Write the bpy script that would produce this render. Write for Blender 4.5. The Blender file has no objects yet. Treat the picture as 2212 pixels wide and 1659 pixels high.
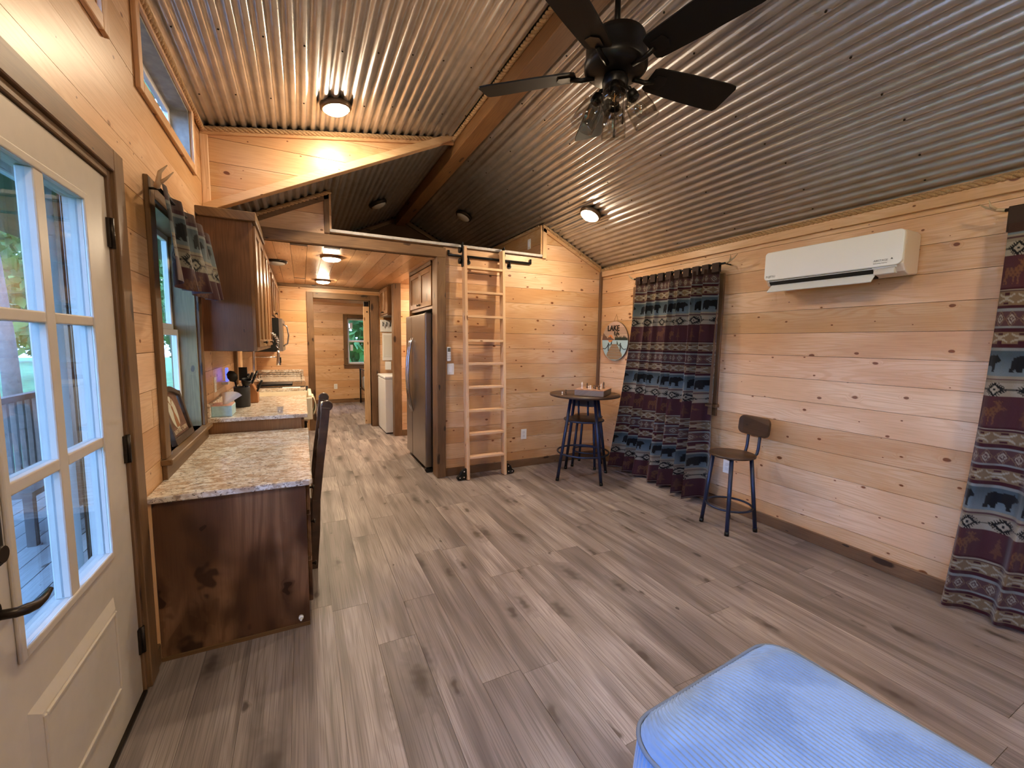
import bpy, bmesh, math, random
import numpy as np
from mathutils import Vector, Matrix
random.seed(7); rng = np.random.default_rng(7)
SC = bpy.context.scene
COL = SC.collection
PI = math.pi

# ------------------------------------------------------------------ camera, world, exposure
cam_d = bpy.data.cameras.new('camera'); cam = bpy.data.objects.new('camera', cam_d); COL.objects.link(cam)
cam_d.sensor_width = 36.0; cam_d.lens = 912.08 * 36 / 2212; cam_d.clip_start = 0.03; cam_d.clip_end = 300
_yaw, _pit, _rol = 0.46167, 0.09768, 0.0143
_f = Vector((math.sin(_yaw) * math.cos(_pit), math.cos(_yaw) * math.cos(_pit), -math.sin(_pit)))
_r0 = Vector((math.cos(_yaw), -math.sin(_yaw), 0)); _u0 = _r0.cross(_f)
_r = math.cos(_rol) * _r0 + math.sin(_rol) * _u0; _u = -math.sin(_rol) * _r0 + math.cos(_rol) * _u0
cam.matrix_world = Matrix(((_r.x, _u.x, -_f.x, 0), (_r.y, _u.y, -_f.y, 0), (_r.z, _u.z, -_f.z, 1.45), (0, 0, 0, 1)))
SC.camera = cam

world = bpy.data.worlds.new('sky'); SC.world = world; world.use_nodes = True
_bg = world.node_tree.nodes['Background']
_bg.inputs['Color'].default_value = (0.34, 0.58, 1.0, 1); _bg.inputs['Strength'].default_value = 4.7
SC.view_settings.view_transform = 'Standard'; SC.view_settings.look = 'None'
SC.view_settings.gamma = 1; SC.view_settings.use_curve_mapping = False
SC.view_settings.exposure = 1.72
SC.cycles.max_bounces = 7; SC.cycles.diffuse_bounces = 4; SC.cycles.glossy_bounces = 3; SC.cycles.adaptive_threshold = .07; SC.cycles.adaptive_min_samples = 14
SC.cycles.transparent_max_bounces = 10; SC.cycles.caustics_reflective = False; SC.cycles.caustics_refractive = False
SC.cycles.sample_clamp_indirect = 3.0
LAMP_COL = (1.0, 0.79, 0.53); LAMP_E = 118.0

# ------------------------------------------------------------------ room numbers (metres, camera above the origin)
XL, XR, YB, Y1 = -0.62, 3.36, -2.2, 4.30      # side walls, wall behind, ladder wall
YD, YG, YK, YF = 3.92, 6.63, 7.40, 10.5       # dormer end, loft gable, kitchen end wall, bedroom end wall
XC, ZR, ZE, SL = 1.38, 3.33, 2.385, 0.477     # ridge and eaves
ZD = 2.99                                     # dormer eave
KZ = 2.30                                     # kitchen ceiling
LZ = 2.445                                    # loft floor
ROW0, ROW = 0.014, 0.171
def zroof(x): return ZR - SL * abs(x - XC)
def zdorm(x): return ZD + (ZR - ZD) * (x - XL) / (XC - XL)

# ------------------------------------------------------------------ materials
def nodes_of(m):
    m.use_nodes = True; nt = m.node_tree; return nt, nt.nodes, nt.links, nt.nodes['Principled BSDF']
def plain(name, col, rough=0.5, metal=0.0, spec=0.5, emit=None, es=0.0, coat=0.0, var=0.0, vscale=20.0, sheen=0.0):
    m = bpy.data.materials.new(name); nt, N, L, b = nodes_of(m)
    b.inputs['Base Color'].default_value = (*col, 1); b.inputs['Roughness'].default_value = rough
    b.inputs['Metallic'].default_value = metal; b.inputs['Specular IOR Level'].default_value = spec
    b.inputs['Coat Weight'].default_value = coat; b.inputs['Sheen Weight'].default_value = sheen
    if emit: b.inputs['Emission Color'].default_value = (*emit, 1); b.inputs['Emission Strength'].default_value = es
    if var > 0:
        t = N.new('ShaderNodeTexCoord'); n = N.new('ShaderNodeTexNoise'); n.inputs['Scale'].default_value = vscale
        n.inputs['Detail'].default_value = 4
        L.new(t.outputs['Object'], n.inputs['Vector'])
        mr = N.new('ShaderNodeMapRange'); mr.inputs[1].default_value = .3; mr.inputs[2].default_value = .7
        mr.inputs[3].default_value = 1 - var; mr.inputs[4].default_value = 1 + var
        L.new(n.outputs['Fac'], mr.inputs[0])
        mx = N.new('ShaderNodeMix'); mx.data_type = 'RGBA'; mx.blend_type = 'MULTIPLY'; mx.inputs[0].default_value = 1
        mx.inputs[6].default_value = (*col, 1); L.new(mr.outputs[0], mx.inputs[7]); L.new(mx.outputs[2], b.inputs['Base Color'])
    return m
def mnode(nt, op, a, b=None, c=None):
    n = nt.nodes.new('ShaderNodeMath'); n.operation = op
    for i, v in enumerate((a, b, c)):
        if v is None: continue
        if isinstance(v, (int, float)): n.inputs[i].default_value = v
        else: nt.links.new(v, n.inputs[i])
    return n.outputs[0]
def smap(nt, v, a, b, c=0.0, d=1.0):
    n = nt.nodes.new('ShaderNodeMapRange'); n.interpolation_type = 'SMOOTHSTEP'
    nt.links.new(v, n.inputs[0])
    for i, x in enumerate((a, b, c, d)): n.inputs[i + 1].default_value = x
    return n.outputs[0]
def mixc(nt, fac, a, b, blend='MIX'):
    n = nt.nodes.new('ShaderNodeMix'); n.data_type = 'RGBA'; n.blend_type = blend
    if isinstance(fac, (int, float)): n.inputs[0].default_value = fac
    else: nt.links.new(fac, n.inputs[0])
    for i, v in ((6, a), (7, b)):
        if isinstance(v, tuple): n.inputs[i].default_value = (*v, 1)
        else: nt.links.new(v, n.inputs[i])
    return n.outputs[2]
def comb(nt, x, y, z=0.0):
    n = nt.nodes.new('ShaderNodeCombineXYZ')
    for i, v in enumerate((x, y, z)):
        if isinstance(v, (int, float)): n.inputs[i].default_value = v
        else: nt.links.new(v, n.inputs[i])
    return n.outputs[0]
def wood(name, axis, light, mid, dark, knot, kd=(3.0, 6.0), kr=(0.015, 0.085), rough=0.45, spec=0.4, tone=0.22, ring=0.45, fine=0.35, ringk=9.0, hue=0.35, blotch=0.0, coat=0.0, bump=0.0, kmix=1.0, wobk=.07, sat=None, gv=150, gu=5, bl=(4, 7), ks=(.75, 1.25), hd=0.0):
    """wood with grain along one axis: rings bent round knots, fine grain, a tone of its own for each board"""
    m = bpy.data.materials.new(name); nt, N, L, b = nodes_of(m)
    tc = N.new('ShaderNodeTexCoord'); sp = N.new('ShaderNodeSeparateXYZ'); L.new(tc.outputs['Object'], sp.inputs[0])
    oi = N.new('ShaderNodeObjectInfo'); rnd = oi.outputs['Random']
    i = 'XYZ'.index(axis); o = [k for k in range(3) if k != i]
    u = mnode(nt, 'ADD', sp.outputs[i], mnode(nt, 'MULTIPLY', rnd, 37.3))
    v = mnode(nt, 'ADD', mnode(nt, 'ADD', sp.outputs[o[0]], sp.outputs[o[1]]), mnode(nt, 'MULTIPLY', rnd, 11.7))
    vo = N.new('ShaderNodeTexVoronoi'); vo.voronoi_dimensions = '2D'; vo.inputs['Scale'].default_value = 1.0
    L.new(comb(nt, mnode(nt, 'MULTIPLY', u, kd[0]), mnode(nt, 'MULTIPLY', v, kd[1])), vo.inputs['Vector'])
    wob = N.new('ShaderNodeTexNoise'); wob.noise_dimensions = '2D'; wob.inputs['Scale'].default_value = 1.0; wob.inputs['Detail'].default_value = 0
    L.new(comb(nt, mnode(nt, 'MULTIPLY', u, 25), mnode(nt, 'MULTIPLY', v, 25)), wob.inputs['Vector'])
    d = mnode(nt, 'ADD', vo.outputs['Distance'], mnode(nt, 'MULTIPLY', mnode(nt, 'SUBTRACT', wob.outputs['Fac'], .5), wobk))
    sc = N.new('ShaderNodeSeparateColor'); L.new(vo.outputs['Color'], sc.inputs[0])
    rad = mnode(nt, 'MULTIPLY_ADD', mnode(nt, 'POWER', sc.outputs[0], 2.0), kr[1] - kr[0], kr[0])
    km = mnode(nt, 'SUBTRACT', 1.0, smap(nt, mnode(nt, 'DIVIDE', d, rad), *ks))
    halo = mnode(nt, 'SUBTRACT', 1.0, smap(nt, mnode(nt, 'DIVIDE', d, rad), .8, 3.2))
    n1 = N.new('ShaderNodeTexNoise'); n1.noise_dimensions = '2D'; n1.inputs['Scale'].default_value = 1; n1.inputs['Detail'].default_value = 1
    L.new(comb(nt, mnode(nt, 'MULTIPLY', u, .9), mnode(nt, 'MULTIPLY', v, 8)), n1.inputs['Vector'])
    bend = mnode(nt, 'ADD', n1.outputs['Fac'], mnode(nt, 'MULTIPLY', halo, .16))
    rg = smap(nt, mnode(nt, 'SINE', mnode(nt, 'MULTIPLY', bend, ringk * 2 * PI)), -.2, 1.0)
    n2 = N.new('ShaderNodeTexNoise'); n2.noise_dimensions = '2D'; n2.inputs['Scale'].default_value = 1; n2.inputs['Detail'].default_value = 1
    L.new(comb(nt, mnode(nt, 'MULTIPLY', u, gu), mnode(nt, 'MULTIPLY', v, gv)), n2.inputs['Vector'])
    fg = smap(nt, n2.outputs['Fac'], .42, .72)
    n3 = N.new('ShaderNodeTexNoise'); n3.noise_dimensions = '2D'; n3.inputs['Scale'].default_value = 1; n3.inputs['Detail'].default_value = 0
    L.new(comb(nt, mnode(nt, 'MULTIPLY', u, 1.6), mnode(nt, 'MULTIPLY', v, 5)), n3.inputs['Vector'])
    c = mixc(nt, smap(nt, n3.outputs['Fac'], .3, .7), light, mid)
    c = mixc(nt, mnode(nt, 'MULTIPLY', rg, ring), c, mid)
    c = mixc(nt, mnode(nt, 'MULTIPLY', fg, fine), c, dark)
    c = mixc(nt, mnode(nt, 'MULTIPLY', halo, .45), c, mid)
    if hd > 0: c = mixc(nt, mnode(nt, 'MULTIPLY', halo, hd), c, dark)
    if blotch > 0:
        n4 = N.new('ShaderNodeTexNoise'); n4.noise_dimensions = '2D'; n4.inputs['Scale'].default_value = 1; n4.inputs['Detail'].default_value = 1
        L.new(comb(nt, mnode(nt, 'MULTIPLY', u, bl[0]), mnode(nt, 'MULTIPLY', v, bl[1])), n4.inputs['Vector'])
        c = mixc(nt, mnode(nt, 'MULTIPLY', smap(nt, n4.outputs['Fac'], .42, .75), blotch), c, dark)
    c = mixc(nt, mnode(nt, 'MULTIPLY', km, kmix), c, knot)
    wn = N.new('ShaderNodeTexWhiteNoise'); wn.noise_dimensions = '1D'; L.new(mnode(nt, 'MULTIPLY', rnd, 917.3), wn.inputs['W'])
    hs = N.new('ShaderNodeHueSaturation'); L.new(c, hs.inputs['Color'])
    L.new(mnode(nt, 'MULTIPLY_ADD', mnode(nt, 'SUBTRACT', wn.outputs['Value'], .5), .03 * hue, .5), hs.inputs['Hue'])
    if sat: L.new(mnode(nt, 'MULTIPLY_ADD', rnd, sat[1], sat[0]), hs.inputs['Saturation'])
    else: L.new(mnode(nt, 'MULTIPLY_ADD', wn.outputs['Value'], .25 * hue, 1 - .1 * hue), hs.inputs['Saturation'])
    L.new(mnode(nt, 'MULTIPLY_ADD', rnd, tone, 1 - tone * .55), hs.inputs['Value'])
    L.new(hs.outputs[0], b.inputs['Base Color'])
    b.inputs['Roughness'].default_value = rough; b.inputs['Specular IOR Level'].default_value = spec; b.inputs['Coat Weight'].default_value = coat
    if bump > 0:
        bp = N.new('ShaderNodeBump'); bp.inputs['Strength'].default_value = bump; bp.inputs['Distance'].default_value = .002
        L.new(fg, bp.inputs['Height']); L.new(bp.outputs[0], b.inputs['Normal'])
    return m
PINE = dict(light=(.74, .50, .315), mid=(.65, .39, .215), dark=(.46, .245, .115), knot=(.20, .075, .03))
pine = {a: wood('pine_' + a, a, **PINE, rough=.36, spec=.5, tone=.34, fine=.3, ring=.7, kd=(4.2, 6.6), kr=(.006, .085), ringk=11, hue=.2, sat=(1.16, -.24)) for a in 'XYZ'}
STAIN = dict(light=(.215, .122, .060), mid=(.155, .084, .040), dark=(.075, .038, .019), knot=(.032, .016, .009))
stain = {a: wood('stained_trim_' + a, a, **STAIN, rough=.45, tone=.2, kd=(2.2, 7), kr=(.02, .14), blotch=.35) for a in 'XYZ'}
DARKW = dict(light=(.23, .125, .06), mid=(.105, .05, .023), dark=(.038, .016, .008), knot=(.020, .009, .006))
darkw = {a: wood('dark_alder_' + a, a, **DARKW, rough=.45, spec=.25, tone=.15, kd=(2.2, 4.6), kr=(.005, .22), ringk=5, ring=.5, fine=.15, blotch=.75, kmix=.8, wobk=.22) for a in 'XYZ'}
cabw = {a: wood('cabinet_alder_' + a, a, light=(.30, .155, .065), mid=(.22, .105, .042), dark=(.12, .055, .024), knot=(.05, .022, .012), rough=.3, spec=.5, tone=.12, kd=(1.5, 4), kr=(.005, .09), blotch=.4) for a in 'XYZ'}
lightw = {a: wood('raw_pine_' + a, a, light=(.74, .50, .31), mid=(.66, .41, .23), dark=(.5, .29, .15), knot=(.2, .09, .04), rough=.55, tone=.12, kd=(2.5, 8), kr=(.01, .07)) for a in 'XYZ'}
FLOORC = dict(light=(.365, .308, .293), mid=(.258, .212, .200), dark=(.098, .077, .072), knot=(.05, .034, .027))
floorw = wood('vinyl_oak', 'Y', **FLOORC, rough=.48, spec=.42, tone=.42, kd=(1.6, 5.0), kr=(.002, .15), ringk=9, ring=.55, fine=.5, blotch=.6, hue=.3, kmix=.75, wobk=.12, gv=190, gu=3.0, bl=(1.3, 14), ks=(.25, 1.5), hd=.45)
stoolw = wood('rustic_seat_board', 'Y', light=(.085, .045, .026), mid=(.052, .028, .017), dark=(.022, .013, .009), knot=(.02, .012, .01), rough=.4, tone=.1, blotch=.5)
mattress_m = plain('white_bedding', (.8, .8, .8), .9)
door_white = plain('door_paint', (.52, .46, .39), .42, var=.03)
win_white = plain('window_vinyl', (.80, .80, .80), .35)
black_metal = plain('black_metal', (.012, .012, .013), .42, .6)
bronze = plain('dark_bronze', (.03, .022, .017), .38, .7)
fanblack = plain('fan_black', (.007, .006, .006), .4, .2, spec=.3)
fanblade = plain('fan_blade', (.010, .009, .009), .6, spec=.2)
navy_tube = plain('dark_blue_tube', (.028, .04, .085), .38, .55)
steel = plain('brushed_steel', (.27, .235, .215), .32, .95, var=.06, vscale=6)
steel_l = plain('polished_steel', (.62, .62, .66), .2, 1.0)
chrome = plain('chrome', (.8, .8, .84), .12, 1.0)
blackpl = plain('black_plastic', (.010, .010, .010), .5, spec=.3)
blackgl = plain('black_glass', (.008, .008, .009), .08)
whitepl = plain('white_plastic', (.82, .82, .80), .35)
ac_white = plain('ac_plastic', (.86, .88, .88), .4)
ac_side = plain('ac_warm_lit_side', (.72, .60, .48), .45)  # same white unit; warm lamp light on its side is put into this colour
applw = plain('appliance_white', (.80, .82, .86), .3)
cream = plain('cream_enamel', (.80, .72, .58), .3)
dark_gap = plain('dark_void', (.01, .009, .008), .9)
paper = plain('paper', (.82, .82, .85), .8)
backing = plain('sheathing', (.10, .055, .03), .9)
roofdeck = plain('roof_deck', (.12, .1, .08), .9)
screw_m = plain('screw', (.03, .025, .02), .5, .8)
mw_steel = plain('microwave_steel', (.45, .42, .40), .3, .9)
rope_m = plain('manila_rope', (.46, .29, .15), .9, var=.25, vscale=160)
glow_off = plain('unlit_lens', (.55, .52, .48), .5)
glow_on = plain('lit_lens', (1, .9, .8), .5, emit=LAMP_COL, es=LAMP_E)
led_blue = plain('blue_glow', (.1, .1, .9), .3, emit=(.06, .09, 1.0), es=.9)
def glass_mat(name, tint=(1, 1, 1), gl=0.06, rough=0.02):
    m = bpy.data.materials.new(name); m.use_nodes = True; nt = m.node_tree; N = nt.nodes; L = nt.links
    for n in list(N): N.remove(n)
    o = N.new('ShaderNodeOutputMaterial'); t = N.new('ShaderNodeBsdfTransparent'); g = N.new('ShaderNodeBsdfGlossy')
    t.inputs[0].default_value = (*tint, 1); g.inputs['Roughness'].default_value = rough; g.inputs[0].default_value = (1, 1, 1, 1)
    lw = N.new('ShaderNodeLayerWeight'); lw.inputs['Blend'].default_value = .5
    mx = N.new('ShaderNodeMixShader'); L.new(mnode(nt, 'MULTIPLY_ADD', mnode(nt, 'POWER', lw.outputs['Facing'], 5.0), .7, gl * .5), mx.inputs[0])
    L.new(t.outputs[0], mx.inputs[1]); L.new(g.outputs[0], mx.inputs[2]); L.new(mx.outputs[0], o.inputs[0])
    return m
glass = glass_mat('window_glass', (.86, .93, 1.0)); shade_glass = glass_mat('seeded_glass', (.88, .87, .85), .09)
def metal_sheet():
    m = bpy.data.materials.new('corrugated_galvanised'); nt, N, L, b = nodes_of(m)
    tc = N.new('ShaderNodeTexCoord'); oi = N.new('ShaderNodeObjectInfo')
    n = N.new('ShaderNodeTexNoise'); n.inputs['Scale'].default_value = 9; n.inputs['Detail'].default_value = 2; L.new(tc.outputs['Object'], n.inputs['Vector'])
    c = mixc(nt, smap(nt, n.outputs['Fac'], .35, .7), (.55, .565, .60), (.485, .50, .53))
    hs = N.new('ShaderNodeHueSaturation'); L.new(c, hs.inputs['Color']); L.new(mnode(nt, 'MULTIPLY_ADD', oi.outputs['Random'], .16, .92), hs.inputs['Value'])
    L.new(hs.outputs[0], b.inputs['Base Color']); b.inputs['Metallic'].default_value = .9
    L.new(smap(nt, n.outputs['Fac'], .3, .7, .34, .39), b.inputs['Roughness'])
    return m
sheet_m = metal_sheet()
def granite_mat():
    m = bpy.data.materials.new('granite'); nt, N, L, b = nodes_of(m)
    tc = N.new('ShaderNodeTexCoord'); mp = N.new('ShaderNodeMapping'); mp.inputs['Scale'].default_value = (1.0, 1.8, 1.4); L.new(tc.outputs['Object'], mp.inputs[0])
    def nz(s, d, dist=0.0):
        n = N.new('ShaderNodeTexNoise'); n.inputs['Scale'].default_value = s; n.inputs['Detail'].default_value = d; n.inputs['Distortion'].default_value = dist
        L.new(mp.outputs[0], n.inputs['Vector']); return n.outputs['Fac']
    c = mixc(nt, smap(nt, nz(9, 6, 1.2), .38, .60), (.70, .63, .54), (.50, .38, .28))
    c = mixc(nt, smap(nt, nz(22, 5, .8), .50, .60), c, (.80, .76, .70))
    c = mixc(nt, mnode(nt, 'MULTIPLY', smap(nt, nz(30, 6, 1.4), .55, .63), .62), c, (.19, .145, .12))
    c = mixc(nt, mnode(nt, 'MULTIPLY', smap(nt, nz(90, 2, .3), .60, .68), .9), c, (.07, .055, .05))
    L.new(c, b.inputs['Base Color']); b.inputs['Roughness'].default_value = .14; b.inputs['Specular IOR Level'].default_value = .55
    return m
granite = granite_mat()
def attr_mat(name, rough=.9, sheen=.2):
    m = bpy.data.materials.new(name); nt, N, L, b = nodes_of(m)
    a = N.new('ShaderNodeAttribute'); a.attribute_name = 'weave'
    tc = N.new('ShaderNodeTexCoord'); n = N.new('ShaderNodeTexNoise'); n.inputs['Scale'].default_value = 350; L.new(tc.outputs['Object'], n.inputs['Vector'])
    c = mixc(nt, .35, a.outputs['Color'], mixc(nt, n.outputs['Fac'], (0, 0, 0), a.outputs['Color']), 'MIX')
    L.new(c, b.inputs['Base Color']); b.inputs['Roughness'].default_value = rough; b.inputs['Sheen Weight'].default_value = sheen
    b.inputs['Specular IOR Level'].default_value = .1
    return m
weave = attr_mat('woven_lodge_fabric')
def corduroy():
    m = bpy.data.materials.new('blue_corduroy'); nt, N, L, b = nodes_of(m)
    tc = N.new('ShaderNodeTexCoord'); n = N.new('ShaderNodeTexNoise'); n.inputs['Scale'].default_value = 6; n.inputs['Detail'].default_value = 3; L.new(tc.outputs['Object'], n.inputs['Vector'])
    c = mixc(nt, smap(nt, n.outputs['Fac'], .4, .62), (.235, .36, .63), (.17, .275, .52))
    L.new(c, b.inputs['Base Color']); b.inputs['Roughness'].default_value = .85; b.inputs['Sheen Weight'].default_value = .5; b.inputs['Specular IOR Level'].default_value = .15
    return m
cord_m = corduroy()

# ------------------------------------------------------------------ mesh helpers
class MB:
    def __init__(s): s.v = []; s.f = []; s.sm = []
    def add(s, vs, fs, smooth=False):
        o = len(s.v); s.v += [tuple(p) for p in vs]; s.f += [tuple(o + i for i in f) for f in fs]; s.sm += [smooth] * len(fs); return s
    def box(s, x0, x1, y0, y1, z0, z1):
        vs = [(x, y, z) for z in (z0, z1) for y in (y0, y1) for x in (x0, x1)]
        return s.add(vs, [(0, 2, 3, 1), (4, 5, 7, 6), (0, 1, 5, 4), (2, 6, 7, 3), (0, 4, 6, 2), (1, 3, 7, 5)])
    def obox(s, c, ex, ey, ez):
        """box from a centre and three half-axis vectors"""
        c, ex, ey, ez = map(Vector, (c, ex, ey, ez))
        vs = [c + ex * a + ey * b + ez * d for d in (-1, 1) for b in (-1, 1) for a in (-1, 1)]
        return s.add(vs, [(0, 2, 3, 1), (4, 5, 7, 6), (0, 1, 5, 4), (2, 6, 7, 3), (0, 4, 6, 2), (1, 3, 7, 5)])
    def prism(s, poly, plane, a, b):
        """extrude a 2-D polygon; plane 'X': poly is (y,z), 'Y': (x,z), 'Z': (x,y)"""
        n = len(poly); mk = {'X': lambda p, t: (t, p[0], p[1]), 'Y': lambda p, t: (p[0], t, p[1]), 'Z': lambda p, t: (p[0], p[1], t)}[plane]
        vs = [mk(p, a) for p in poly] + [mk(p, b) for p in poly]
        return s.add(vs, [tuple(range(n))[::-1], tuple(range(n, 2 * n))] + [(i, (i + 1) % n, n + (i + 1) % n, n + i) for i in range(n)])
    def tube(s, path, r, n=10, caps=True, closed=False):
        P = [Vector(p) for p in path]; m = len(P); rr = r if isinstance(r, (list, tuple)) else [r] * m
        T = []
        for i in range(m):
            a = P[(i - 1) % m] if (closed or i > 0) else P[i]; b = P[(i + 1) % m] if (closed or i < m - 1) else P[i]
            t = (b - a); T.append(t.normalized() if t.length > 1e-9 else Vector((0, 0, 1)))
        up = Vector((0, 0, 1)) if abs(T[0].z) < .9 else Vector((1, 0, 0))
        nrm = (up - T[0] * up.dot(T[0])).normalized(); vs = []
        for i in range(m):
            nrm = (nrm - T[i] * nrm.dot(T[i])).normalized(); bn = T[i].cross(nrm)
            vs += [P[i] + (nrm * math.cos(2 * PI * k / n) + bn * math.sin(2 * PI * k / n)) * rr[i] for k in range(n)]
        fs = []
        for i in range(m if closed else m - 1):
            j = (i + 1) % m
            fs += [(i * n + k, i * n + (k + 1) % n, j * n + (k + 1) % n, j * n + k) for k in range(n)]
        s.add(vs, fs, True)
        if caps and not closed:
            o = len(s.v) - m * n
            s.f += [tuple(o + k for k in range(n))[::-1], tuple(o + (m - 1) * n + k for k in range(n))]; s.sm += [False, False]
        return s
    def lathe(s, prof, c=(0, 0, 0), n=24, axis=(0, 0, 1), smooth=True):
        """profile of (radius, height) turned about an axis through c"""
        ax = Vector(axis).normalized(); q = Vector((1, 0, 0)) if abs(ax.x) < .9 else Vector((0, 1, 0))
        e1 = (q - ax * q.dot(ax)).normalized(); e2 = ax.cross(e1); c = Vector(c); m = len(prof)
        vs = [c + ax * h + (e1 * math.cos(2 * PI * k / n) + e2 * math.sin(2 * PI * k / n)) * r for r, h in prof for k in range(n)]
        fs = [(i * n + k, i * n + (k + 1) % n, (i + 1) * n + (k + 1) % n, (i + 1) * n + k) for i in range(m - 1) for k in range(n)]
        s.add(vs, fs, smooth); o = len(s.v) - m * n
        if prof[0][0] > 1e-4: s.f.append(tuple(o + k for k in range(n))[::-1]); s.sm.append(False)
        if prof[-1][0] > 1e-4: s.f.append(tuple(o + (m - 1) * n + k for k in range(n))); s.sm.append(False)
        return s
    def cyl(s, c, r, h, n=20, axis=(0, 0, 1)): return s.lathe([(r, 0), (r, h)], c, n, axis)
    def build(s, name, mat, parent=None, bevel=0.0, seg=1, local=False):
        me = bpy.data.meshes.new(name); off = Vector((0, 0, 0))
        if parent is not None and not local:
            p = parent
            while p is not None: off += p.location; p = p.parent
        me.from_pydata([(a - off.x, b - off.y, c - off.z) for a, b, c in s.v], [], s.f)
        me.polygons.foreach_set('use_smooth', s.sm); me.update()
        bm = bmesh.new(); bm.from_mesh(me); bmesh.ops.recalc_face_normals(bm, faces=bm.faces); bm.to_mesh(me); bm.free()
        return link(name, me, mat, parent, bevel, seg)
def link(name, me, mat, parent=None, bevel=0.0, seg=1):
    if mat is not None and not len(me.materials): me.materials.append(mat)
    o = bpy.data.objects.new(name, me); COL.objects.link(o)
    if parent is not None: o.parent = parent
    if bevel > 0:
        m = o.modifiers.new('edge', 'BEVEL'); m.width = bevel; m.segments = seg; m.limit_method = 'ANGLE'; m.angle_limit = .7
    return o
def tag(o, label, cat, group=None, kind=None):
    o['label'] = label; o['category'] = cat
    if group: o['group'] = group
    if kind: o['kind'] = kind
    return o
def thing(name, label, cat, loc=(0, 0, 0), group=None, kind=None, rz=0.0):
    o = bpy.data.objects.new(name, None); COL.objects.link(o); o.location = loc; o.rotation_euler = (0, 0, rz)
    o.empty_display_size = .05
    return tag(o, label, cat, group, kind)
def copy_tree(o, parent=None):
    c = o.copy(); COL.objects.link(c); c.parent = parent
    for ch in list(o.children): copy_tree(ch, c)
    return c
def bx(name, m, parent, x0, x1, y0, y1, z0, z1, bevel=0.0, seg=1):
    return MB().box(x0, x1, y0, y1, z0, z1).build(name, m, parent, bevel, seg)
def struct(o, label, cat='wall'): return tag(o, label, cat, kind='structure')
def grid_mesh(name, P, mat, parent=None, col=None, smooth=True, wrap=False):
    nv, nu = P.shape[:2]; me = bpy.data.meshes.new(name)
    off = np.zeros(3); p = parent
    while p is not None: off += np.array(p.location); p = p.parent
    idx = np.arange(nv * nu).reshape(nv, nu)
    if wrap: idx = np.concatenate([idx, idx[:, :1]], 1)
    q = np.stack([idx[:-1, :-1], idx[:-1, 1:], idx[1:, 1:], idx[1:, :-1]], -1).reshape(-1, 4)
    me.vertices.add(nv * nu); me.vertices.foreach_set('co', (P.reshape(-1, 3) - off).ravel().astype(np.float32))
    me.loops.add(q.size); me.loops.foreach_set('vertex_index', q.ravel().astype(np.int32))
    me.polygons.add(len(q)); me.polygons.foreach_set('loop_start', np.arange(0, q.size, 4, dtype=np.int32))
    me.polygons.foreach_set('use_smooth', np.full(len(q), smooth)); me.update(calc_edges=True)
    if col is not None:
        a = me.color_attributes.new('weave', 'FLOAT_COLOR', 'POINT')
        c4 = np.concatenate([col.reshape(-1, 3), np.ones((nv * nu, 1))], 1); a.data.foreach_set('color', c4.ravel().astype(np.float32))
    return link(name, me, mat, parent)

# ------------------------------------------------------------------ walls made of boards
def bands(u0, u1, w0, w1, holes):
    """rectangles of [u0,u1]x[w0,w1] left over when the holes (u0,u1,w0,w1) are cut out"""
    ws = sorted({w0, w1, *[w for h in holes for w in h[2:4] if w0 < w < w1]}); out = []
    for a, b in zip(ws, ws[1:]):
        seg = [(u0, u1)]
        for h in holes:
            if h[2] < (a + b) / 2 < h[3]:
                seg = [t for s0, s1 in seg for t in ((s0, min(s1, h[0])), (max(s0, h[1]), s1)) if t[1] - t[0] > .004]
        out += [(p, q, a, b) for p, q in seg]
    return out
def clip(poly, fn):
    out = []
    for i in range(len(poly)):
        p, q = poly[i], poly[(i + 1) % len(poly)]; a, b = fn(p), fn(q)
        if a >= 0: out.append(p)
        if a * b < 0: t = a / (a - b); out.append((p[0] + (q[0] - p[0]) * t, p[1] + (q[1] - p[1]) * t))
    return out
def board_wall(wall, plane, face, thick, u0, u1, w0, w1, mat, holes=(), cuts=(), joint=3.3, pitch=ROW, start=ROW0, along='u', gap=.0026, jitter=.0012, name='plank'):
    """boards (each an object) on a wall; plane as in MB.prism, boards run along u, cuts are half planes fn(u,w)>=0"""
    k = int(math.floor((w0 - start) / pitch))
    while start + k * pitch < w1:
        a = max(w0, start + k * pitch + gap / 2); b = min(w1, start + (k + 1) * pitch - gap / 2); k += 1
        if b - a < .012: continue
        js = [u0]
        if joint and u1 - u0 > joint * 1.15:
            p = u0 + random.uniform(.35, 1.0) * joint
            while p < u1 - .5: js.append(p); p += joint * random.uniform(.85, 1.1)
        js.append(u1)
        for p, q in zip(js, js[1:]):
            mb = MB(); j = random.uniform(-jitter, jitter)
            for r in bands(p + .0012, q - .0012, a, b, holes):
                poly = [(r[0], r[2]), (r[1], r[2]), (r[1], r[3]), (r[0], r[3])]
                if plane == 'Z' and along == 'v': poly = [(y, x) for x, y in poly]
                for c in cuts:
                    poly = clip(poly, c)
                    if len(poly) < 3: break
                if len(poly) >= 3: mb.prism(poly, plane, face + (j if thick > 0 else j), face + thick)
            if mb.f: mb.build(name, mat, wall)
def backing_wall(name, label, plane, a, b, u0, u1, w0, w1, holes=(), cat='wall', mat=None, cuts=()):
    mb = MB()
    for r in bands(u0, u1, w0, w1, holes):
        poly = [(r[0], r[2]), (r[1], r[2]), (r[1], r[3]), (r[0], r[3])]
        for c in cuts:
            poly = clip(poly, c)
            if len(poly) < 3: break
        if len(poly) >= 3: mb.prism(poly, plane, a, b)
    return struct(mb.build(name, mat or backing), label, cat)

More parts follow.
